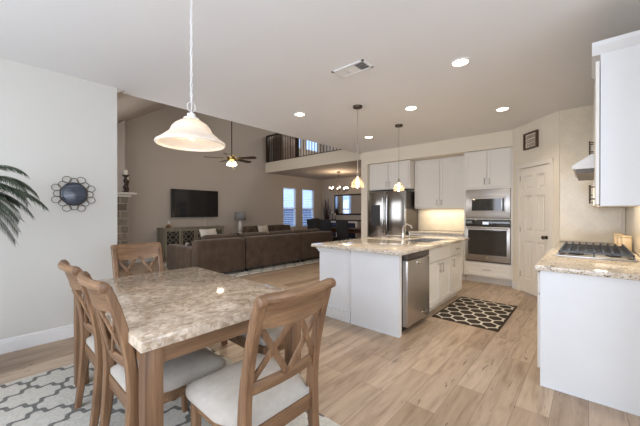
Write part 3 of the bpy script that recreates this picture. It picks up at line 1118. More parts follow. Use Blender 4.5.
# local: x along +X, y negative toward the wall
RL = 2.62
mb = MB()
mb.box(0.02, RL, -0.635, -0.02, 0.10, 0.885)
mb.box(0.02, RL, -0.635, -0.09, 0, 0.10)
mb.build('body', M['cab'], t, smooth=0)
mb = MB()
mb.prism([(-0.635, 0), (-0.0, 0), (-0.0, 0.885), (-0.635, 0.885)], 0, 0.018, 'x')
mb.box(-0.006, 0, -0.635, 0.0, 0, 0.012)
mb.build('end_panel', M['panel'], t, smooth=0)
xs = [0.025, 0.64, 1.11, 1.58, 2.05, RL - 0.02]
for k in range(5):
    x0, x1 = xs[k] + 0.003, xs[k + 1] - 0.003
    d = MB().box(x0, x1, 0.0, 0.02, 0.12, 0.69, 0.003).build('door', M['cab'], t, smooth=0)
    mb = MB(); mb.tube([(x0 + 0.05, 0.048, 0.52), (x0 + 0.05, 0.048, 0.64)], 0.006, 8)
    mb.tube([(x0 + 0.05, 0.018, 0.54), (x0 + 0.05, 0.048, 0.54)], 0.005, 6).tube([(x0 + 0.05, 0.018, 0.62), (x0 + 0.05, 0.048, 0.62)], 0.005, 6)
    d = MB().box(x0, x1, 0.0, 0.02, 0.705, 0.865, 0.003).build('drawer', M['cab'], t, smooth=0)

mb = MB()
mb.box(2.83, 5.484, YR + 0.013, 0.315, 0.886, 0.925, 0.008)
o = mb.build('countertop', M['granite'])
tag(o, 'speckled beige granite countertop holding the cooktop', 'countertop')

# cooktop
CT = thing('cooktop', 'five-burner steel gas cooktop with black grates on the right counter', 'cooktop', (3.53, -0.30, 0.925))
cl, cd = 0.91, 0.53
b = MB().box(0, cl, 0, cd, 0, 0.016, 0.005).build('tray', M['steel'], CT)
burn = [(0.17, 0.14, 0.04), (0.17, 0.39, 0.045), (0.45, 0.27, 0.055), (0.73, 0.14, 0.04), (0.73, 0.39, 0.045)]
for x, y, r in burn:
    MB().lathe([(r + 0.012, 0.017), (r + 0.012, 0.024), (r, 0.026), (r, 0.036), (r * 0.5, 0.040)], (x, y, 0), 20).build('burner', M['iron'], CT)
for g in range(3):
    gx0, gx1 = 0.015 + g * 0.296, 0.015 + g * 0.296 + 0.285
    mb = MB()
    h0, h1 = 0.040, 0.052
    y0, y1 = 0.02, cd - 0.02
    mb.box(gx0, gx1, y0, y0 + 0.012, h0, h1).box(gx0, gx1, y1 - 0.012, y1, h0, h1)
    mb.box(gx0, gx0 + 0.012, y0, y1, h0, h1).box(gx1 - 0.012, gx1, y0, y1, h0, h1)
    for k in range(1, 3):
        xx = gx0 + k * (gx1 - gx0) / 3
        mb.box(xx - 0.005, xx + 0.005, y0, y1, h0, h1)
    for k in range(9):
        yy = y0 + 0.02 + k * (y1 - y0 - 0.04) / 8
        if k % 2 == 0:
            mb.box(gx0, gx1, yy - 0.005, yy + 0.005, h0 + 0.004, h1)
        for xx in (gx0 + 0.006, (gx0 + gx1) / 2, gx1 - 0.006):
            mb.prism([(yy - 0.009, h1 - 0.002), (yy + 0.009, h1 - 0.002), (yy + 0.006, h1 + 0.024), (yy - 0.006, h1 + 0.024)], xx - 0.006, xx + 0.006, 'x')
    for xx in (gx0 + 0.006, gx1 - 0.006):
        for yy in (y0 + 0.006, y1 - 0.006, (y0 + y1) / 2):
            mb.box(xx - 0.006, xx + 0.006, yy - 0.006, yy + 0.006, 0.015, h0)
    mb.build('grate', M['grate'], CT, smooth=0)
for k in range(5):
    MB().lathe([(0.02, 0.017), (0.018, 0.040), (0.014, 0.044)], (0.30 + k * 0.075, cd - 0.035, 0), 14).build('knob', M['chrome'], CT)

# upper cabinets on the cooktop wall
def upper(x0, x1, z0, z1, label, crown=True, panel=True, side_handle=None):
    t = thing('upper_cabinet', label, 'cabinet', (x0, YR + 0.013, z0))
    w, h, d = x1 - x0, z1 - z0, 0.288
    MB().box(0.019, w - 0.0, 0, d, 0.0, h).build('body', M['cab'], t, smooth=0)
    MB().box(0, 0.018, 0, d, 0.0, h).build('end_panel', M['panel'], t, smooth=0)
    n = 2 if w > 0.7 else 1
    for k in range(n):
        a, b_ = w * k / n + 0.004, w * (k + 1) / n - 0.004
        dd = MB().box(a, b_, d + 0.004, d + 0.026, 0.01, h - (0.10 if crown else 0.01), 0.004).build('door', M['cab'], t, smooth=0)
        hx = b_ - 0.05 if (n == 1 or k == 0) else a + 0.05
        if side_handle:
            hx = side_handle
        mb = MB()
        hz = 0.10
        mb.tube([(hx, d + 0.055, hz - 0.06), (hx, d + 0.055, hz + 0.06)], 0.006, 8)
        for s in (-0.045, 0.045):
            mb.tube([(hx, d + 0.024, hz + s), (hx, d + 0.055, hz + s)], 0.005, 6)
        mb.build('handle', M['bronze'], dd)
    if crown:
        mb = MB()
        mb.prism([(d, h - 0.06), (d + 0.045, h - 0.01), (d + 0.045, h + 0.02), (-0.0, h + 0.02), (-0.0, h - 0.01), (d - 0.02, h - 0.01)], -0.0, w, 'x')
        mb.prism([(0.0, h - 0.06), (-0.04, h - 0.01), (-0.04, h + 0.02), (0.0, h + 0.02)], 0, d + 0.045, 'y')
        mb.build('crown_moulding', M['panel'], t, smooth=0)
    return t


upper(2.90, 3.50, 1.375, 2.50, 'large cool-white wall cabinet seen end-on at the right edge', side_handle=0.16)
upper(3.525, 4.445, 1.86, 2.46, 'wall cabinet directly above the range hood', crown=False)
upper(4.47, 5.46, 1.395, 2.46, 'wall cabinet beyond the range hood at the far corner', crown=False)

# range hood
t = thing('range_hood', 'white under-cabinet range hood projecting above the cooktop', 'range hood', (3.53, YR + 0.013, 1.680))
mb = MB()
mb.prism([(0, 0.035), (0.455, 0.035), (0.465, 0.065), (0.33, 0.158), (0, 0.158)], 0, 0.91, 'x')
mb.build('canopy', M['panel'], t, smooth=0)
MB().box(0.02, 0.89, 0.02, 0.435, 0.0, 0.034).build('filter', M['grey_side'], t, smooth=0)

area('hood_lamp', (3.98, -0.12, 1.67), (0, 0, 0), 0.5, 0.12, 8, (1, 0.84, 0.62))
# wooden canisters / blocks behind the cooktop
def block(x, y, w_, d_, h_, label, mat='boardwood'):
    t = thing('wooden_canister', label, 'canister', (x, y, 0.925))
    MB().box(-w_ / 2, w_ / 2, -d_ / 2, d_ / 2, 0, h_ - 0.02, 0.006).build('box', M[mat], t)
    MB().box(-w_ / 2 - 0.003, w_ / 2 + 0.003, -d_ / 2 - 0.003, d_ / 2 + 0.003, h_ - 0.019, h_, 0.004).build('lid', M[mat], t)


block(4.78, -0.25, 0.10, 0.075, 0.165, 'pale wooden canister nearest the cooktop knobs, leftmost of three')
block(4.63, -0.275, 0.10, 0.08, 0.155, 'lighter wooden canister in the middle of the three')
block(4.505, -0.295, 0.09, 0.07, 0.16, 'rightmost wooden canister against the tiled wall', 'boardwood')

# ------------------------------------------------------------------ sign over pantry door
t = thing('wall_sign', 'small framed farmhouse sign with dark lettering above the pantry door', 'sign')
SM = DM
sx0, sx1, sz0, sz1 = 0.31, 0.61, 2.35, 2.615
mb = MB()
fw = 0.022
for a, b_, c, d in ((sx0, sx1, sz0, sz0 + fw), (sx0, sx1, sz1 - fw, sz1), (sx0, sx0 + fw, sz0 + fw, sz1 - fw), (sx1 - fw, sx1, sz0 + fw, sz1 - fw)):
    mb.box(a, b_, -0.04, -0.001, c, d, 0.002, 1, M=SM)
for z in (sz0 + 0.115, sz0 + 0.182):
    mb.box(sx0 + fw, sx1 - fw, -0.016, -0.010, z - 0.004, z + 0.004, M=SM)
mb.build('frame', plain('brown_sign_frame', (0.085, 0.05, 0.03), 0.5), t, smooth=0)
MB().box(sx0 + fw, sx1 - fw, -0.010, -0.002, sz0 + fw, sz1 - fw, M=SM).build('panel', plain('cream_board', (0.72, 0.66, 0.56), 0.7), t, smooth=0)


def letters(body, x, z, size, name, mat, parent, MM):
    cu = bpy.data.curves.new(name, 'FONT')
    cu.body = body
    cu.size = size
    cu.align_x = 'CENTER'
    cu.extrude = 0.001
    tmp = bpy.data.objects.new('tmp', cu)
    COL.objects.link(tmp)
    dg = bpy.context.evaluated_depsgraph_get()
    dg.update()
    me = bpy.data.meshes.new_from_object(tmp.evaluated_get(dg))
    bpy.data.objects.remove(tmp)
    me.transform(MM @ Matrix.Translation((x, -0.012, z)) @ Matrix.Rotation(R(90), 4, 'X'))
    me.materials.clear()
    me.materials.append(mat)
    o = bpy.data.objects.new(name, me)
    COL.objects.link(o)
    o.parent = parent
    return o


cx = (sx0 + sx1) / 2
letters('happiness', cx, sz0 + 0.196, 0.050, 'lettering', M['redwood'], t, SM)
letters('homemade', cx, sz0 + 0.131, 0.044, 'lettering', M['redwood'], t, SM)
letters('HERE', cx, sz0 + 0.040, 0.080, 'lettering', M['redwood'], t, SM)

# ------------------------------------------------------------------ rugs
o = MB().box(-1.55, 1.55, -1.2, 1.2, 0, 0.012, 0.005).build('area_rug', M['trellis'], loc=(-0.07, 2.16, 0.0))
tag(o, 'cream area rug with a grey trellis pattern under the dining table', 'rug')
o = MB().box(-0.605, 0.605, -0.375, 0.375, 0, 0.008, 0.003).build('floor_mat', M['hex'], loc=(4.42, 1.125, 0.0))
tag(o, 'dark brown kitchen mat with cream hexagon outlines', 'rug')
o = MB().box(-2.3, 2.3, -1.40, 1.40, 0, 0.012, 0.005).build('area_rug', M['trellis'], loc=(5.2, 6.80, 0.0))
tag(o, 'pale patterned rug under the brown sectional sofa', 'rug')

# ------------------------------------------------------------------ dining table
t = thing('dining_table', 'wooden dining table with a thick polished brown marble top', 'table', (0.95, 2.20, 0.012))
TX, TY = 0.50, 0.78
MB().box(-TX, TX, -TY, TY, 0.715, 0.768, 0.006).build('tabletop', M['marble'], t, label='polished mottled marble slab')
mb = MB()
i = 0.045
for s in (-1, 1):
    mb.box(-TX + i + 0.02, TX - i - 0.02, s * (TY - i) - 0.011, s * (TY - i) + 0.011, 0.632, 0.7145)
    mb.box(s * (TX - i) - 0.011, s * (TX - i) + 0.011, -TY + i + 0.02, TY - i - 0.02, 0.632, 0.7145)
mb.build('apron', M['woodx'], t, smooth=0)
for sx in (-1, 1):
    for sy in (-1, 1):
        cx_, cy_ = sx * (TX - 0.062), sy * (TY - 0.062)
        MB().box(cx_ - 0.040, cx_ + 0.040, cy_ - 0.040, cy_ + 0.040, 0, 0.7148, 0.005).build('leg', M['wood'], t)


# ------------------------------------------------------------------ X-back dining chair (front faces +y)
def post_curve(z):
    """y of the rear post at height z"""
    pts = [(0.0, -0.258), (0.15, -0.238), (0.30, -0.222), (0.45, -0.212), (0.60, -0.222), (0.75, -0.25), (0.88, -0.285), (1.0, -0.325)]
    for (z0, y0), (z1, y1) in zip(pts, pts[1:]):
        if z <= z1:
            f = (z - z0) / (z1 - z0)
            return y0 + (y1 - y0) * f
    return pts[-1][1]


def make_chair(label):
    t = thing('dining_chair', label, 'chair', group='X-back dining chairs around the marble table')
    for s in (-1, 1):
        zz = [0, .08, .16, .24, .32, .40, .48, .56, .64, .72, .80, .88, .94, .985]
        pts = [(s * 0.198, post_curve(z), z) for z in zz]
        ds = [0.034, 0.037, 0.042, 0.047, 0.052, 0.056, 0.054, 0.050, 0.046, 0.044, 0.042, 0.04, 0.036, 0.03]
        mb = MB()
        mb.bar(pts, 0.043, ds, (1, 0, 0))
        # scrolled top, rolled to the rear
        mb.lathe([(0.012, -0.023), (0.022, -0.019), (0.025, 0), (0.022, 0.019), (0.012, 0.023)], (s * 0.198, -0.330, 0.982), 14, 'x')
        mb.build('rear_leg', M['wood'], t)
        mb = MB()
        mb.bar([(s * 0.198, 0.198, 0.42), (s * 0.198, 0.198, 0.25), (s * 0.200, 0.208, 0.0)], [0.042, 0.040, 0.030], [0.042, 0.040, 0.030], (1, 0, 0))
        mb.build('front_leg', M['wood'], t)
    # aprons
    mb = MB()
    mb.box(-0.185, 0.185, 0.192, 0.214, 0.355, 0.425)
    mb.box(-0.187, 0.187, -0.222, -0.202, 0.355, 0.425)
    for s in (-1, 1):
        mb.box(s * 0.198 - 0.011, s * 0.198 + 0.011, -0.19, 0.185, 0.355, 0.425)
    mb.build('seat_frame', M['woodx'], t, smooth=0)

    # upholstered seat: rounded plan, narrowed between the posts
    def seat_pt(u, v):
        # v 0..1 rear->front ; u 0..1 left->right
        y = -0.215 + v * 0.475
        half = 0.183 + 0.062 * min(1, max(0, (v - 0.05) / 0.25))
        half -= 0.03 * max(0, (v - 0.85) / 0.15) ** 2
        x = (u - 0.5) * 2 * half
        return x, y
    mb = MB()
    N = 12

    def top(u, v):
        x, y = seat_pt(u, v)
        e = min(u, 1 - u, v, 1 - v) * 2
        h = 0.455 + 0.036 * (1 - (1 - min(1, e * 2.2)) ** 2.4) + 0.010 * math.sin(PI * u) * math.sin(PI * v)
        return Vector((x, y, h))

    def bot(u, v):
        x, y = seat_pt(u, v)
        return Vector((x, y, 0.4265))
    tv = [[mb.bm.verts.new(top(a / N, b_ / N)) for b_ in range(N + 1)] for a in range(N + 1)]
    bv = [[mb.bm.verts.new(bot(a / N, b_ / N)) for b_ in range(N + 1)] for a in range(N + 1)]
    for a in range(N):
        for b_ in range(N):
            mb.bm.faces.new([tv[a][b_], tv[a + 1][b_], tv[a + 1][b_ + 1], tv[a][b_ + 1]])
            mb.bm.faces.new([bv[a][b_ + 1], bv[a + 1][b_ + 1], bv[a + 1][b_], bv[a][b_]])
    for a in range(N):
        mb.bm.faces.new([tv[a][0], bv[a][0], bv[a + 1][0], tv[a + 1][0]])
        mb.bm.faces.new([tv[a + 1][N], bv[a + 1][N], bv[a][N], tv[a][N]])
        mb.bm.faces.new([tv[0][a + 1], bv[0][a + 1], bv[0][a], tv[0][a]])
        mb.bm.faces.new([tv[N][a], bv[N][a], bv[N][a + 1], tv[N][a + 1]])
    mb.build('seat', M['linen'], t, smooth=60)
    # top rail: bowed back, with a rolled upper edge
    mb = MB()
    n = 12
    xs = [-0.188 + 0.376 * k / n for k in range(n + 1)]
    rows = []
    zs = [0.865, 0.89, 0.93, 0.965, 0.985, 1.0]
    for th in (0.011, -0.011):
        rows.append([[mb.bm.verts.new((x, post_curve(z) - 0.030 * (1 - (x / 0.19) ** 2) + th, z - (0.012 * (1 - (x / 0.19) ** 2) if z < 0.87 else 0))) for z in zs] for x in xs])
    f_, b2 = rows
    for a in range(n):
        for c in range(len(zs) - 1):
            mb.bm.faces.new([f_[a][c], f_[a + 1][c], f_[a + 1][c + 1], f_[a][c + 1]])
            mb.bm.faces.new([b2[a][c + 1], b2[a + 1][c + 1], b2[a + 1][c], b2[a][c]])
        mb.bm.faces.new([f_[a][0], b2[a][0], b2[a + 1][0], f_[a + 1][0]])
        mb.bm.faces.new([f_[a + 1][-1], b2[a + 1][-1], b2[a][-1], f_[a][-1]])
    for a in (0, n):
        mb.bm.faces.new([v for v in (f_[a] + b2[a][::-1])])
    mb.tube([(x, -0.330 - 0.030 * (1 - (x / 0.19) ** 2), 0.988) for x in xs], 0.021, 10)
    mb.build('top_rail', M['woodx'], t)
    # lower rail
    mb = MB()
    mb.bar([(x, post_curve(0.60) - 0.018 * (1 - (x / 0.19) ** 2), 0.60 - 0.0 * x) for x in xs], 0.05, 0.02, (0, 0, 1))
    mb.build('lower_rail', M['woodx'], t)

    # two crosses side by side
    def P(x, z):
        return (x, post_curve(z) - 0.028 * (1 - (x / 0.19) ** 2), z)
    for a, b_, off in ((-0.182, -0.012, 0), (-0.012, -0.182, 0.008), (0.012, 0.182, 0), (0.182, 0.012, 0.008)):
        mb = MB()
        pts = []
        for k in range(7):
            f = k / 6
            x, y, z = P(a + (b_ - a) * f, 0.875 + (0.622 - 0.875) * f)
            pts.append((x, y + off - 0.004, z))
        mb.bar(pts, 0.028, 0.012, (0.253, 0, b_ - a))
        mb.build('cross_slat', M['wood'], t)
    return t


ch = make_chair('wooden cross-back chair nearest the camera at the near short end of the table')
ch.location = (0.90, 1.245, 0.0125)
dup(ch, (0.69, 1.80, 0.0125), R(-90), 'cross-back chair on the left side of the table, the nearer of the two')
dup(ch, (0.69, 2.38, 0.0125), R(-90), 'cross-back chair on the left side of the table, farther of the two')
dup(ch, (1.035, 3.045, 0.0125), R(180), 'cross-back chair facing the camera at the far end of the table')

# bench on the far long side
t = thing('dining_bench', 'low upholstered wooden bench tucked under the right side of the table', 'bench', (1.46, 2.2, 0.012))
mb = MB()
mb.box(-0.19, 0.19, -0.56, 0.56, 0.395, 0.47, 0.03, 3)
mb.build('seat', M['linen'], t)
mb = MB()
for s in (-1, 1):
    mb.box(-0.15, 0.15, s * 0.53 - 0.011, s * 0.53 + 0.011, 0.32, 0.394)
    mb.box(s * 0.165 - 0.011, s * 0.165 + 0.011, -0.50, 0.50, 0.32, 0.394)
mb.build('seat_frame', M['woodx'], t, smooth=0)
for sx in (-1, 1):
    for sy in (-1, 1):
        MB().box(sx * 0.155 - 0.024, sx * 0.155 + 0.024, sy * 0.52 - 0.024, sy * 0.52 + 0.024, 0, 0.3945, 0.003).build('leg', M['wood'], t)

# ------------------------------------------------------------------ big alabaster pendant
PX, PY = 0.905, 1.92
t = thing('pendant_lamp', 'large alabaster glass bowl pendant on a white chain over the dining table', 'lamp', (PX, PY, 1.744))
t.scale = (0.9, 0.9, 0.9)
prof = [(0.226, 0.022), (0.232, 0.030), (0.230, 0.040), (0.198, 0.062), (0.172, 0.084), (0.148, 0.104), (0.136, 0.122), (0.128, 0.142), (0.106, 0.168), (0.076, 0.188), (0.045, 0.200), (0.022, 0.203)]
MB().lathe(prof, n=48, cap=False).build('shade', M['alabaster'], t, smooth=80, solid=0.005)
MB().lathe([(0.030, 0.204), (0.055, 0.205), (0.052, 0.215), (0.028, 0.222), (0.028, 0.245), (0.012, 0.252), (0.006, 0.26)], n=20).build('cap', M['trim'], t)
mb = MB()
z = 0.26
k = 0
while z < 1.12:
    pts = []
    hh, ww = 0.021, 0.009
    if k == 0:
        hh, ww = 0.035, 0.03
    for a in range(12):
        th = 2 * PI * a / 12
        p = (ww * math.cos(th), 0, hh * math.sin(th))
        if k % 2:
            p = (0, p[0], p[2])
        pts.append((p[0], p[1], p[2] + z + hh))
    mb.tube(pts, 0.0022, 5, closed=True)
    z += 2 * hh - 0.005
    k += 1
mb.build('chain', M['trim'], t)
mb = MB()
mb.tube([(0.004 * math.sin(k * 1.3), 0.004 * math.cos(k * 1.3), 0.25 + k * 0.05) for k in range(18)], 0.0028, 6)
mb.build('cord', M['trim'], t)
MB().lathe([(0.065, 1.150), (0.062, 1.135), (0.02, 1.125)], n=24).build('canopy', M['trim'], t)
b = MB().lathe([(0.012, 0.19), (0.014, 0.17), (0.030, 0.13), (0.034, 0.10), (0.022, 0.07), (0.004, 0.062)], n=16).build('bulb', M['bulb'], t)
point('pendant_glow', (0, 0, 0.11), 12, (1.0, 0.88, 0.74), 0.035, t)


# ------------------------------------------------------------------ small glass pendants
def mini(x, y, zb, label):
    t = thing('glass_pendant', label, 'lamp', (x, y, zb), group='small glass pendants over the island')
    MB().lathe([(0.084, 0.0), (0.087, 0.02), (0.085, 0.05), (0.074, 0.083), (0.052, 0.108), (0.032, 0.124), (0.023, 0.14), (0.022, 0.155)], n=40, cap=False).build('shade', M['amber'], t, smooth=80)
    MB().lathe([(0.024, 0.145), (0.024, 0.165), (0.018, 0.185), (0.013, 0.205), (0.007, 0.215)], n=16).build('socket', M['nickel'], t)
    MB().lathe([(0.011, 0.145), (0.013, 0.12), (0.022, 0.08), (0.022, 0.06), (0.012, 0.042), (0.002, 0.038)], n=14).build('bulb', M['bulb'], t)
    h = CH - zb
    MB().tube([(0, 0, 0.21), (0, 0, h - 0.02)], 0.0045, 8).build('stem', M['nickel'], t)
    MB().lathe([(0.012, h - 0.035), (0.060, h - 0.028), (0.064, h - 0.001)], n=24).build('canopy', M['bronze'], t)
    point('pendant_bulb_light', (0, 0, 0.03), 1.5, WARM, 0.02, t)


mini(3.42, 2.36, 1.665, 'clear amber glass pendant over the island, the nearer one on the left')
mini(4.62, 2.36, 1.680, 'clear amber glass pendant over the island, farther one before the refrigerator')

# ------------------------------------------------------------------ recessed cans, vent
cans = [(3.08, 0.93, 'recessed ceiling light nearest the camera on the right'), (4.87, 0.91, 'recessed ceiling light before the oven tower'), (3.98, 1.85, 'recessed ceiling light above the island sink'), (4.97, 3.17, 'recessed ceiling light farthest back near the refrigerator wall'), (3.13, 3.19, 'recessed ceiling light on the left near the living room opening')]
for x, y, lb in cans:
    t = thing('recessed_light', lb, 'ceiling light', (x, y, CH), group='recessed lights in the kitchen ceiling')
    MB().lathe([(0.095, 0.0), (0.095, -0.006), (0.072, -0.008), (0.070, -0.001)], n=28, cap=False).build('trim_ring', M['trim'], t)
    MB().cyl((0, 0, -0.004), 0.070, 0.003, 24).build('lens', M['canlight'], t)
    d = bpy.data.lights.new('can_beam', 'SPOT')
    d.energy = 40
    d.color = (1.0, 0.85, 0.67)
    d.spot_size = R(130)
    d.spot_blend = 0.8
    d.shadow_soft_size = 0.06
    o = bpy.data.objects.new('can_beam', d)
    o.location = (0, 0, -0.03)
    o.parent = t
    COL.objects.link(o)

t = thing('ceiling_vent', 'white rectangular air vent in the ceiling above the island end', 'vent', (2.5, 1.79, CH), R(0))
vx, vy = 0.095, 0.19
mb = MB()
for a, b_, c, d in ((-vx, vx, -vy, -vy + 0.02), (-vx, vx, vy - 0.02, vy), (-vx, -vx + 0.02, -vy, vy), (vx - 0.02, vx, -vy, vy)):
    mb.box(a, b_, c, d, -0.012, 0)
mb.box(-vx, vx, -0.06 - 0.004, -0.06 + 0.004, -0.010, 0).box(-vx, vx, 0.06, 0.068, -0.010, 0)
mb.build('frame', M['trim'], t, smooth=0)
MB().box(-vx + 0.02, vx - 0.02, -vy + 0.02, vy - 0.02, -0.002, -0.0005).build('duct', M['grey_side'], t, smooth=0)
mb = MB()
for k in range(24):
    y = -vy + 0.027 + k * 0.0142
    tilt = 50 if y < -0.062 else -28
    mb.box(-vx + 0.02, vx - 0.02, -0.0055, 0.0055, -0.0006, 0.0006, M=Matrix.Translation((0, y, -0.0065)) @ Matrix.Rotation(R(tilt), 4, 'X'))
mb.build('louvre', M['trim'], t, smooth=0)

# ------------------------------------------------------------------ wall mirror ornament
t = thing('wall_ornament', 'flower-shaped wire wall ornament with an oval blue-grey center', 'wall decor', (0.662, YL - 0.001, 1.525))
mb = MB()
mb.lathe([(0.001, -0.024), (0.085, -0.022), (0.112, -0.016), (0.116, -0.006), (0.112, 0)], n=40, axis='y', sx=1.0, sy=1.04)
mb.build('oval_disc', M['slate'], t, smooth=60)
mb = MB()
mb.tube([(0.117 * math.cos(2 * PI * a / 40), -0.012, 0.121 * math.sin(2 * PI * a / 40)) for a in range(40)], 0.004, 6, closed=True)
mb.build('rim', M['bronze'], t)
for ring, rad, n_, off in ((0, 0.130, 8, 0.0), (1, 0.158, 8, PI / 8)):
    for k in range(n_):
        a = 2 * PI * k / n_ + off
        c = (rad * math.cos(a), rad * 1.03 * math.sin(a))
        rr = 0.037
        mb = MB()
        mb.tube([(c[0] + rr * math.cos(2 * PI * q / 20), -0.010 - 0.004 * ring, c[1] + rr * 0.92 * math.sin(2 * PI * q / 20)) for q in range(20)], 0.0032, 6, closed=True)
        mb.build('wire_loop', M['bronze'], t)

# ------------------------------------------------------------------ potted palm at the left
t = thing('potted_palm', 'feathery green potted palm beside the wall at the left edge', 'plant', (-0.10, 3.62, 0))
MB().lathe([(0.09, 0.0), (0.13, 0.03), (0.15, 0.20), (0.14, 0.28), (0.125, 0.285), (0.12, 0.26), (0.02, 0.25)], n=28).build('pot', M['pot'], t)
MB().tube([(0, 0, 0.24), (0.02, 0.01, 0.6), (0.0, 0.0, 1.0), (0.02, -0.02, 1.53)], [0.035, 0.028, 0.024, 0.03], 10).build('trunk', M['trunk'], t)


def frond(az, elev, length, droop):
    mb = MB()
    n = 16
    pts = []
    p = Vector((0.02, -0.02, 1.51))
    d = Vector((math.cos(az) * math.cos(elev), math.sin(az) * math.cos(elev), math.sin(elev)))
    for k in range(n + 1):
        pts.append(p.copy())
        p += d * (length / n)
        d = (d + Vector((0, 0, -droop / n))).normalized()
    mb.tube(pts, [0.005 - 0.004 * k / n for k in range(n + 1)], 5)
    side0 = Vector((-math.sin(az), math.cos(az), 0))
    for k in range(4, 3 * n):
        f = k / 3
        i0 = min(int(f), n - 1)
        q = pts[i0].lerp(pts[i0 + 1], f - i0)
        tan = (pts[i0 + 1] - pts[i0]).normalized()
        for s in (-1, 1):
            ll = 0.20 * length * (1.15 - abs(f / n - 0.45)) * random.uniform(0.85, 1.1) * 1.25
            dr_ = (side0 * s * 0.75 + tan * 0.75 + Vector((0, 0, -0.25 + random.uniform(-.1, .1)))).normalized()
            e = q + dr_ * ll + Vector((0, 0, -0.28 * ll))
            mid = q + dr_ * ll * 0.5
            wv = tan * 0.0045
            v = [mb.bm.verts.new(x) for x in (q - wv * .4, q + wv * .4, mid + wv, e, mid - wv)]
            mb.bm.faces.new(v)
    return mb


specs = [(-0.45, 0.7, 0.46, 2.3), (-0.3, -0.75, 0.5, 0.8), (-0.6, 0.95, 0.50, 2.6), (-0.1, 0.95, 0.50, 2.5), (-0.35, 0.42, 0.52, 1.5), (0.1, 0.2, 0.46, 1.6), (-0.8, 0.1, 0.50, 1.5), (-1.4, 0.5, 0.50, 1.9), (-1.9, 0.2, 0.46, 1.6), (-2.5, 0.6, 0.46, 1.9), (2.9, 0.35, 0.5, 1.8), (-0.5, -0.35, 0.48, 1.3), (0.3, -0.2, 0.40, 1.2), (-1.1, -0.5, 0.45, 1.0), (-0.3, 1.25, 0.45, 2.6)]
for a in specs:
    frond(*a).build('frond', M['leaf'], t, smooth=0)

# ------------------------------------------------------------------ living room: sectional sofa
t = thing('sectional_sofa', 'long dark brown sectional sofa with its back to the kitchen', 'sofa', (2.76, 5.65, 0.0125))
# local x: 0..4.2, y: 0 (back face) .. +1.0 (front)
secs = [(0.0, 1.13), (1.15, 2.85), (2.87, 4.18)]
for k, (a, b_) in enumerate(secs):
    mb = MB()
    mb.box(a, b_, 0, 0.24, 0.05, 0.765, 0.06, 4)
    mb.build('backrest', M['sofa'], t, smooth=60)
    mb = MB()
    mb.box(max(a, 0.25), b_, 0.245, 1.0, 0.05, 0.32, 0.03, 3)
    mb.build('base', M['sofa'], t, smooth=60)
for a, b_ in ((0.26, 1.12), (1.16, 2.0), (2.01, 2.84), (2.88, 3.9)):
    mb = MB()
    mb.box(a, b_, 0.27, 0.98, 0.325, 0.47, 0.05, 4)
    mb.build('seat_cushion', M['sofa'], t, smooth=60)
    mb = MB()
    mb.box(-(b_ - a) / 2, (b_ - a) / 2, -0.10, 0.10, 0, 0.375, 0.09, 5, M=Matrix.Translation(((a + b_) / 2, 0.355, 0.47)) @ Matrix.Rotation(R(8), 4, 'X'))
    mb.build('back_cushion', M['sofa'], t, smooth=60)
mb = MB()
mb.box(-0.0, 0.24, 0.246, 1.45, 0.03, 0.60, 0.06, 4)
mb.build('armrest', M['sofa'], t, smooth=60)
MB().box(0.25, 1.12, 1.005, 1.45, 0.05, 0.46, 0.05, 4).build('chaise', M['sofa'], t, smooth=60)
# return of the sectional along the far side
mb = MB()
mb.box(3.93, 4.20, 0.246, 1.5, 0.07, 0.755, 0.06, 4)
mb.build('backrest', M['sofa'], t, smooth=60)
MB().box(3.15, 3.92, 1.005, 1.5, 0.07, 0.44, 0.05, 4).build('chaise', M['sofa'], t, smooth=60)
for x in (0.08, 1.08, 1.2, 2.8, 2.95, 4.1):
    MB().box(x - 0.025, x + 0.025, 0.05, 0.10, 0, 0.072).build('leg', M['black'], t, smooth=0)

# cushions lying on the sofa
def pillow(x, y, z, w_, h_, rz, label, mat='pillow', tilt=-20, group=None):
    mb = MB()
    N = 10
    for s in (1, -1):
        def fn(u, v, s=s):
            a, b_ = (u - .5) * 2, (v - .5) * 2
            th = 0.065 * max(0, (1 - a ** 4)) ** .6 * max(0, (1 - b_ ** 4)) ** .6
            pin = 1 - 0.08 * (1 - abs(a)) * abs(b_) ** 3
            pin2 = 1 - 0.08 * (1 - abs(b_)) * abs(a) ** 3
            return Vector((a * w_ / 2 * pin2, s * th, h_ / 2 + b_ * h_ / 2 * pin))
        mb.grid(fn, N, N)
    bmesh.ops.remove_doubles(mb.bm, verts=mb.bm.verts, dist=0.0005)
    o = mb.build('throw_pillow', M[mat], loc=(x, y, z), rot=(R(tilt), 0, rz), smooth=70)
    tag(o, label, 'pillow', group)
    return o


pillow(3.42, 6.27, 0.585, 0.48, 0.40, R(14), 'pale throw pillow in front of the sideboard on the near sofa')
pillow(5.98, 7.65, 0.475, 0.46, 0.46, R(10), 'pale patterned throw pillow on the far loveseat', tilt=-14)
o = MB().box(-0.05, 0.05, -0.012, 0.012, -0.045, 0.03, 0.01, 2).build('folded_cloth', M['pillow'], loc=(2.90, 6.34, 0.66), rot=(R(20), 0, R(30)))
tag(o, 'small white folded cloth lying on the left sofa arm', 'cloth')

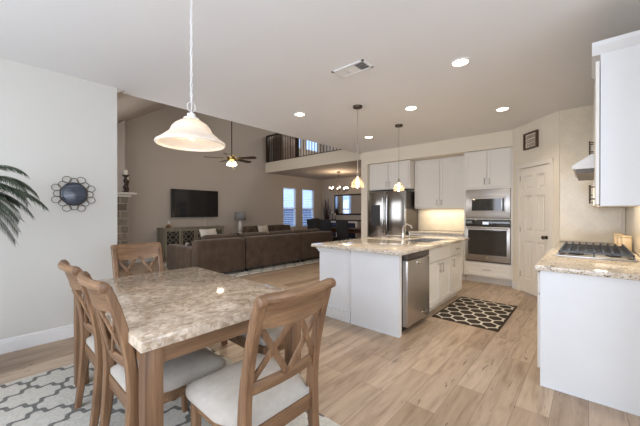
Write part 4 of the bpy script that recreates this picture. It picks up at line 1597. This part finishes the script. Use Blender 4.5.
# far loveseat facing the camera
t = thing('loveseat', 'dark brown loveseat beyond the sectional, next to the table lamp', 'sofa', (5.45, 7.32, 0.0125))
MB().box(0, 1.9, 0.60, 0.84, 0.07, 0.88, 0.07, 4).build('backrest', M['sofa'], t, smooth=60)
MB().box(0.02, 1.88, 0.0, 0.595, 0.07, 0.30, 0.03, 3).build('base', M['sofa'], t, smooth=60)
for k in range(2):
    MB().box(0.23 + k * 0.72, 0.94 + k * 0.72, -0.01, 0.595, 0.305, 0.46, 0.05, 4).build('seat_cushion', M['sofa'], t, smooth=60)
    MB().box(0.23 + k * 0.72, 0.94 + k * 0.72, 0.46, 0.62, 0.465, 0.90, 0.06, 4).build('back_cushion', M['sofa'], t, smooth=60)
for a in (0, 1.68):
    MB().box(a, a + 0.22, 0.0, 0.592, 0.31, 0.63, 0.06, 4).build('armrest', M['sofa'], t, smooth=60)
for x in (0.06, 1.84):
    for y in (0.05, 0.80):
        MB().box(x - 0.025, x + 0.025, y - 0.025, y + 0.025, 0, 0.072).build('leg', M['black'], t, smooth=0)

# end table + lamp
t = thing('end_table', 'dark end table holding the grey-shaded lamp', 'table', (5.66, 8.56, 0))
MB().box(-0.25, 0.25, -0.25, 0.25, 0.62, 0.65, 0.005).build('tabletop', M['darkwood'], t)
for sx in (-1, 1):
    for sy in (-1, 1):
        MB().box(sx * .21 - .02, sx * .21 + .02, sy * .21 - .02, sy * .21 + .02, 0, 0.619).build('leg', M['darkwood'], t, smooth=0)
t = thing('table_lamp', 'white ceramic table lamp with a grey drum shade', 'lamp', (5.66, 8.56, 0.651))
MB().lathe([(0.08, 0), (0.08, 0.015), (0.03, 0.03), (0.07, 0.10), (0.075, 0.25), (0.06, 0.36), (0.025, 0.40), (0.012, 0.45)], n=24).build('base', M['white_ceramic'], t)
MB().lathe([(0.175, 0.42), (0.165, 0.70)], n=32, cap=False).build('lamp_shade', M['grey_shade'], t, solid=0.004)
MB().tube([(0, 0, 0.45), (0, 0, 0.60)], 0.008, 8).tube([(-0.165, 0, 0.58), (0.165, 0, 0.58)], 0.003, 6).build('harp', M['nickel'], t)

# sideboard under the television
t = thing('sideboard', 'weathered olive sideboard with four carved lattice doors below the television', 'cabinet', (3.22, 8.42, 0))
w, h, dp = 1.77, 0.91, 0.45
MB().box(0, w, 0.02, dp, 0.10, h - 0.03).box(0.03, w - 0.03, 0.04, dp, 0.0, 0.10).build('body', M['sidewood'], t, smooth=0)
MB().box(-0.015, w + 0.015, 0.0, dp, h - 0.029, h, 0.005).build('top', M['sidewood'], t)
for k in range(4):
    a = 0.035 + k * (w - 0.05) / 4
    b_ = a + (w - 0.05) / 4 - 0.02
    mb = MB()
    fr = 0.045
    z0_, z1_ = 0.14, h - 0.06
    for p in ((a, b_, z0_, z0_ + fr), (a, b_, z1_ - fr, z1_), (a, a + fr, z0_ + fr, z1_ - fr), (b_ - fr, b_, z0_ + fr, z1_ - fr)):
        mb.box(p[0], p[1], -0.012, 0.018, p[2], p[3])
    d = mb.build('door', M['sidewood'], t, smooth=0)
    MB().box(a + fr, b_ - fr, 0.008, 0.018, z0_ + fr, z1_ - fr).build('back_panel', M['black'], d, smooth=0)
    mb = MB()
    cw_ = (b_ - a - 2 * fr)
    cxm = (a + b_) / 2
    nrow = 4
    ch_ = (z1_ - z0_ - 2 * fr) / nrow
    for r_ in range(nrow):
        cz = z0_ + fr + (r_ + .5) * ch_
        for q in range(2):
            cx0 = cxm + (q - .5) * cw_ / 2
            mb.tube([(cx0 + 0.34 * cw_ / 2 * math.cos(2 * PI * m_ / 16) * (1 + .25 * math.cos(8 * PI * m_ / 16)), -0.002, cz + 0.34 * ch_ * math.sin(2 * PI * m_ / 16) * (1 + .25 * math.cos(8 * PI * m_ / 16))) for m_ in range(16)], 0.010, 5, closed=True)
            mb.tube([(cx0, -0.002, cz + ch_ * 0.3), (cx0, -0.002, cz + ch_ * 0.7)], 0.008, 5)
    mb.build('lattice', M['sidewood'], d)

t = thing('figurine', 'small dark figurine with a pale head on the left of the sideboard', 'figurine', (3.43, 8.62, 0.91))
MB().lathe([(0.07, 0), (0.08, 0.02), (0.05, 0.06), (0.025, 0.09)], n=16).build('base', M['redwood'], t)
MB().lathe([(0.02, 0.09), (0.03, 0.12), (0.02, 0.17), (0.004, 0.2)], n=12).build('head', M['white_ceramic'], t)

# television
t = thing('television', 'large wall-mounted flat television with a black screen', 'television', (4.30, 8.84, 1.19))
MB().box(-0.72, 0.72, -0.03, 0.015, 0, 0.81, 0.006).build('bezel', M['black'], t)
MB().box(-0.705, 0.705, -0.033, -0.0305, 0.02, 0.795).build('screen', M['tvglass'], t, smooth=0)
MB().box(-0.3, 0.3, 0.016, 0.059, 0.25, 0.6).build('mount', M['black'], t, smooth=0)
o = MB().tube([(4.62, 8.86, 1.195), (4.63, 8.885, 1.10), (4.61, 8.885, 0.98), (4.63, 8.885, 0.80)], 0.006, 6).build('cable', M['trim'])
tag(o, 'thin white cable hanging from the television down the wall', 'cable')

# fireplace at the left of the television wall
t = thing('fireplace', 'stone fireplace with a white mantel at the left of the living room', 'fireplace', (1.06, 8.02, 0))
MB().prism([(0.005, 0), (1.16, 0), (1.16, 3.46), (0.005, 2.72)], 0.02, 0.875, 'y').build('chimney_breast', M['wall_living'], t, smooth=0)
MB().box(0.003, 1.21, -0.03, 0.877, 0, 1.68, 0.008, 1).build('stone_surround', M['stone'], t, smooth=0)
mb = MB()
mb.box(0.003, 1.37, -0.12, 0.877, 1.74, 1.79, 0.006).box(0.003, 1.27, -0.06, 0.877, 1.685, 1.739, 0.006)
mb.build('mantel', plain('mantel_paint', (0.55, 0.51, 0.46), 0.5, var=0.01), t, smooth=0)
mb = MB()
t = thing('candle_holder', 'dark turned candlestick with an ivory candle on the mantel', 'candlestick', (2.22, 7.98, 1.79))
MB().lathe([(0.065, 0), (0.07, 0.02), (0.035, 0.04), (0.03, 0.07), (0.055, 0.10), (0.055, 0.13), (0.03, 0.16), (0.028, 0.22), (0.05, 0.25), (0.05, 0.28), (0.028, 0.31), (0.03, 0.35), (0.065, 0.38), (0.07, 0.40)], n=20).build('stem', M['darkwood'], t)
MB().lathe([(0.042, 0.40), (0.042, 0.51), (0.035, 0.515)], n=20).build('candle', M['candle'], t)
# second, in part behind the wall corner
t = thing('candle_holder', 'shorter dark candlestick with a candle behind the taller one', 'candlestick', (2.31, 8.22, 1.79))
MB().lathe([(0.055, 0), (0.06, 0.02), (0.03, 0.04), (0.05, 0.10), (0.03, 0.16), (0.045, 0.25), (0.06, 0.30)], n=20).build('stem', M['darkwood'], t)
MB().lathe([(0.038, 0.30), (0.038, 0.40), (0.03, 0.405)], n=20).build('candle', M['candle'], t)

# ------------------------------------------------------------------ ceiling fan
t = thing('ceiling_fan', 'brass ceiling fan with dark blades and a lit glass light kit', 'ceiling fan', (4.22, 6.75, 2.62))
MB().tube([(0, 0, 0.16), (0, 0, 2.14)], 0.013, 8).build('downrod', M['bronze'], t)
MB().lathe([(0.02, 0.17), (0.07, 0.15), (0.11, 0.11), (0.12, 0.06), (0.09, 0.02), (0.06, 0.0), (0.06, -0.02)], n=24).build('motor_housing', M['brass'], t)
mb = MB()
mb.lathe([(0.07, 2.14), (0.06, 2.08), (0.02, 2.05)], n=20)
mb.build('canopy', M['bronze'], t)
for k in range(5):
    a = 2 * PI * k / 5 + R(-63)
    MM = Matrix.Rotation(a, 4, 'Z') @ Matrix.Rotation(R(-14), 4, 'X')
    mb = MB()
    mb.prism([(0.20, -0.055), (0.60, -0.075), (0.66, -0.055), (0.67, 0.0), (0.66, 0.055), (0.60, 0.075), (0.20, 0.055)], 0.066, 0.074, 'z', M=MM)
    bl = mb.build('blade', M['darkwood'], t, smooth=0)
    MB().box(0.10, 0.26, -0.02, 0.02, 0.058, 0.065, M=MM).build('blade_arm', M['brass'], bl, smooth=0)
for k in range(4):
    a = 2 * PI * k / 4 + 0.4
    c = (0.085 * math.cos(a), 0.085 * math.sin(a))
    MB().lathe([(0.018, -0.015), (0.03, -0.03), (0.055, -0.075), (0.062, -0.10), (0.004, -0.103)], (c[0], c[1], 0), 16).build('light_shade', M['bulb_soft'], t)
MB().tube([(0.03, 0, -0.03), (0.03, 0, -0.17)], 0.002, 5).build('pull_chain', M['brass'], t)
point('fan_light', (0, 0, -0.16), 20, (1.0, 0.82, 0.62), 0.08, t)

# ------------------------------------------------------------------ loft railing and loft contents
t = thing('loft_railing', 'dark iron balustrade with a wooden handrail along the loft edge', 'railing', (6.99, 4.3, 3.151))
n = 36
for k in range(n):
    y = 4.45 + k * 0.125
    MB().box(-0.008, 0.008, y - 4.3 - 0.008, y - 4.3 + 0.008, 0.0, 0.93).build('baluster', M['iron'], t, smooth=0)
MB().box(-0.035, 0.035, 0, 4.55, 0.931, 0.985, 0.012).build('handrail', M['darkwood'], t)
MB().box(-0.045, 0.045, 4.46, 4.55, 0, 0.93, 0.006).build('newel_post', M['darkwood'], t)
MB().box(-0.05, 0.05, 2.90, 3.00, 0, 1.04, 0.006).build('newel_post', M['darkwood'], t)
MB().box(-0.03, 0.03, 0.0, 4.46, 0.0, 0.02).build('shoe_rail', M['darkwood'], t, smooth=0)
t = thing('armoire', 'brown armoire standing in the loft behind the railing', 'cabinet', (7.70, 8.60, 3.151))
MB().prism([(-0.42, 0), (0.42, 0), (0.42, 0.95), (0.3, 1.08), (0.1, 1.13), (-0.1, 1.13), (-0.3, 1.08), (-0.42, 0.95)], -0.25, 0.25, 'y').build('body', plain('taupe_brown_wood', (0.14, 0.10, 0.075), 0.5, var=0.2), t)
for s in (-1, 1):
    d = MB().box(s * 0.21 - 0.195, s * 0.21 + 0.195, -0.27, -0.251, 0.05, 0.93, 0.004).build('door', plain('brown_door_wood', (0.17, 0.12, 0.09), 0.5, var=0.2), t)
    MB().ball((s * 0.04, -0.285, 0.6), 0.014).build('knob', M['iron'], d)

# ------------------------------------------------------------------ dining room beyond
t = thing('wall_mirror', 'wide black-framed mirror on the dining end wall reflecting the windows', 'mirror', (XD - 0.02, 7.45, 1.22))
mb = MB()
fw = 0.06
hw, hh = 0.72, 0.86
for a, b_, c, d in ((-hw, hw, 0, fw), (-hw, hw, hh - fw, hh), (-hw, -hw + fw, fw, hh - fw), (hw - fw, hw, fw, hh - fw)):
    mb.box(-0.02, 0.018, a, b_, c, d, 0.004)
mb.build('frame', M['iron'], t, smooth=0)
MB().box(-0.004, 0.004, -hw + fw, hw - fw, fw, hh - fw).build('glass', M['mirror'], t, smooth=0)
# buffet under the mirror
t = thing('buffet', 'white buffet with dark glass doors below the black-framed mirror', 'cabinet', (XD - 0.02, 7.45, 0))
MB().box(-0.42, 0, -0.75, 0.75, 0.10, 0.98, 0.006).build('body', M['trim'], t, smooth=0)
MB().box(-0.45, 0, -0.78, 0.78, 0.981, 1.02, 0.006).build('top', M['iron'], t)
for k in range(3):
    y = -0.71 + k * 0.48
    d = MB().box(-0.436, -0.421, y, y + 0.46, 0.16, 0.95, 0.004).build('door', M['trim'], t, smooth=0)
    MB().box(-0.440, -0.437, y + 0.04, y + 0.42, 0.20, 0.91).build('glass', plain('blue_black_glass', (0.03, 0.04, 0.08), 0.1), d, smooth=0)
for sy in (-1, 1):
    MB().box(-0.40, -0.02, sy * 0.70 - 0.03, sy * 0.70 + 0.03, 0, 0.10).build('leg', M['iron'], t, smooth=0)
for k, (yy, hh_) in enumerate(((8.08, 0.26), (7.93, 0.18))):
    t = thing('candle_holder', ['tall slim green-grey candlestick at the left end of the buffet', 'shorter candlestick on the buffet beside the mirror edge'][k], 'candlestick', (9.85, yy, 1.02))
    MB().lathe([(0.05, 0), (0.05, 0.01), (0.012, 0.03), (0.012, hh_ - 0.03), (0.035, hh_)], n=14).build('stem', M['iron'], t)
    MB().lathe([(0.025, hh_), (0.025, hh_ + 0.10)], n=14).build('candle', M['candle'], t)

# reeds in a floor vase
t = thing('floor_vase', 'tall floor vase of dark dried reeds in the dining room corner', 'vase', (9.80, 8.35, 0))
MB().lathe([(0.08, 0), (0.13, 0.10), (0.15, 0.30), (0.10, 0.55), (0.06, 0.68), (0.08, 0.74)], n=24).build('vase', M['redwood'], t)
mb = MB()
for k in range(46):
    a = random.uniform(0, 2 * PI)
    sp = random.uniform(0.02, 0.24)
    hgt = random.uniform(1.4, 1.95)
    mb.tube([(0.03 * math.cos(a), 0.03 * math.sin(a), 0.55), (sp * .5 * math.cos(a), sp * .5 * math.sin(a), 1.1), (sp * math.cos(a), sp * math.sin(a), hgt)], [0.006, 0.009, 0.003], 4)
o = mb.build('dried_reeds', M['reed'], t)
o['kind'] = 'stuff'

# dining set
t = thing('dining_table', 'reddish dark dining table in the far room under the chandelier', 'table', (8.75, 6.35, 0))
MB().box(-0.50, 0.50, -0.95, 0.95, 0.72, 0.76, 0.008).build('tabletop', M['darkwood'], t)
MB().box(-0.42, 0.42, -0.85, 0.85, 0.63, 0.719).build('apron', M['redwood'], t, smooth=0)
for sx in (-1, 1):
    for sy in (-1, 1):
        MB().lathe([(0.03, 0), (0.045, 0.12), (0.035, 0.25), (0.055, 0.45), (0.055, 0.7195)], (sx * 0.42, sy * 0.85, 0), 14).build('leg', M['redwood'], t)


def parsons(label):
    t = thing('upholstered_chair', label, 'chair', group='dark upholstered chairs in the far dining room')
    MB().box(-0.23, 0.23, -0.22, 0.24, 0.33, 0.49, 0.03, 3).build('seat', M['black_fabric'], t)
    MB().box(-0.23, 0.23, -0.04, 0.04, 0, 0.70, 0.03, 3, M=Matrix.Translation((0, -0.26, 0.40)) @ Matrix.Rotation(R(8), 4, 'X')).build('backrest', M['black_fabric'], t)
    for sx in (-1, 1):
        for sy in (-1, 1):
            MB().box(sx * .19 - .02, sx * .19 + .02, sy * .19 - .02, sy * .19 + .02, 0, 0.329).build('leg', M['darkwood'], t, smooth=0)
    return t


c0 = parsons('dark upholstered chair with its back toward the kitchen, nearest the sofa')
c0.location = (7.95, 6.55, 0)
c0.rotation_euler = (0, 0, R(-90))
dup(c0, (7.95, 7.15, 0), R(-90), 'dark upholstered chair in the middle behind the sofa end')
dup(c0, (8.70, 7.65, 0), R(180), 'dark upholstered chair at the window end of the far dining table')
dup(c0, (7.95, 5.85, 0), R(-90), 'dark upholstered chair closest to the refrigerator wall')

# chandelier
t = thing('chandelier', 'multi-arm chandelier with small glowing bulbs in the far dining room', 'chandelier', (8.50, 6.68, 2.05))
MB().lathe([(0.01, -0.05), (0.035, 0), (0.02, 0.06), (0.03, 0.12), (0.012, 0.2), (0.006, 0.3)], n=14).tube([(0, 0, 0.28), (0, 0, 0.70)], 0.006, 6).build('column', M['bronze'], t)
MB().lathe([(0.02, 0.69), (0.07, 0.715), (0.07, 0.729)], n=18).build('canopy', M['bronze'], t)
for k in range(8):
    a = 2 * PI * k / 8
    ca, sa = math.cos(a), math.sin(a)
    arm = MB().tube([(0.02 * ca, 0.02 * sa, 0.04), (0.14 * ca, 0.14 * sa, -0.03), (0.26 * ca, 0.26 * sa, -0.02), (0.32 * ca, 0.32 * sa, 0.06)], 0.006, 6).lathe([(0.03, 0.055), (0.035, 0.075), (0.010, 0.08), (0.010, 0.12)], (0.32 * ca, 0.32 * sa, 0), 10).build('arm', M['bronze'], t)
    MB().lathe([(0.010, 0.12), (0.024, 0.14), (0.027, 0.16), (0.015, 0.185), (0.002, 0.19)], (0.32 * ca, 0.32 * sa, 0), 12).build('bulb', M['bulb_soft'], arm)
point('chandelier_glow', (0, 0, 0.30), 28, (1.0, 0.74, 0.50), 0.15, t)
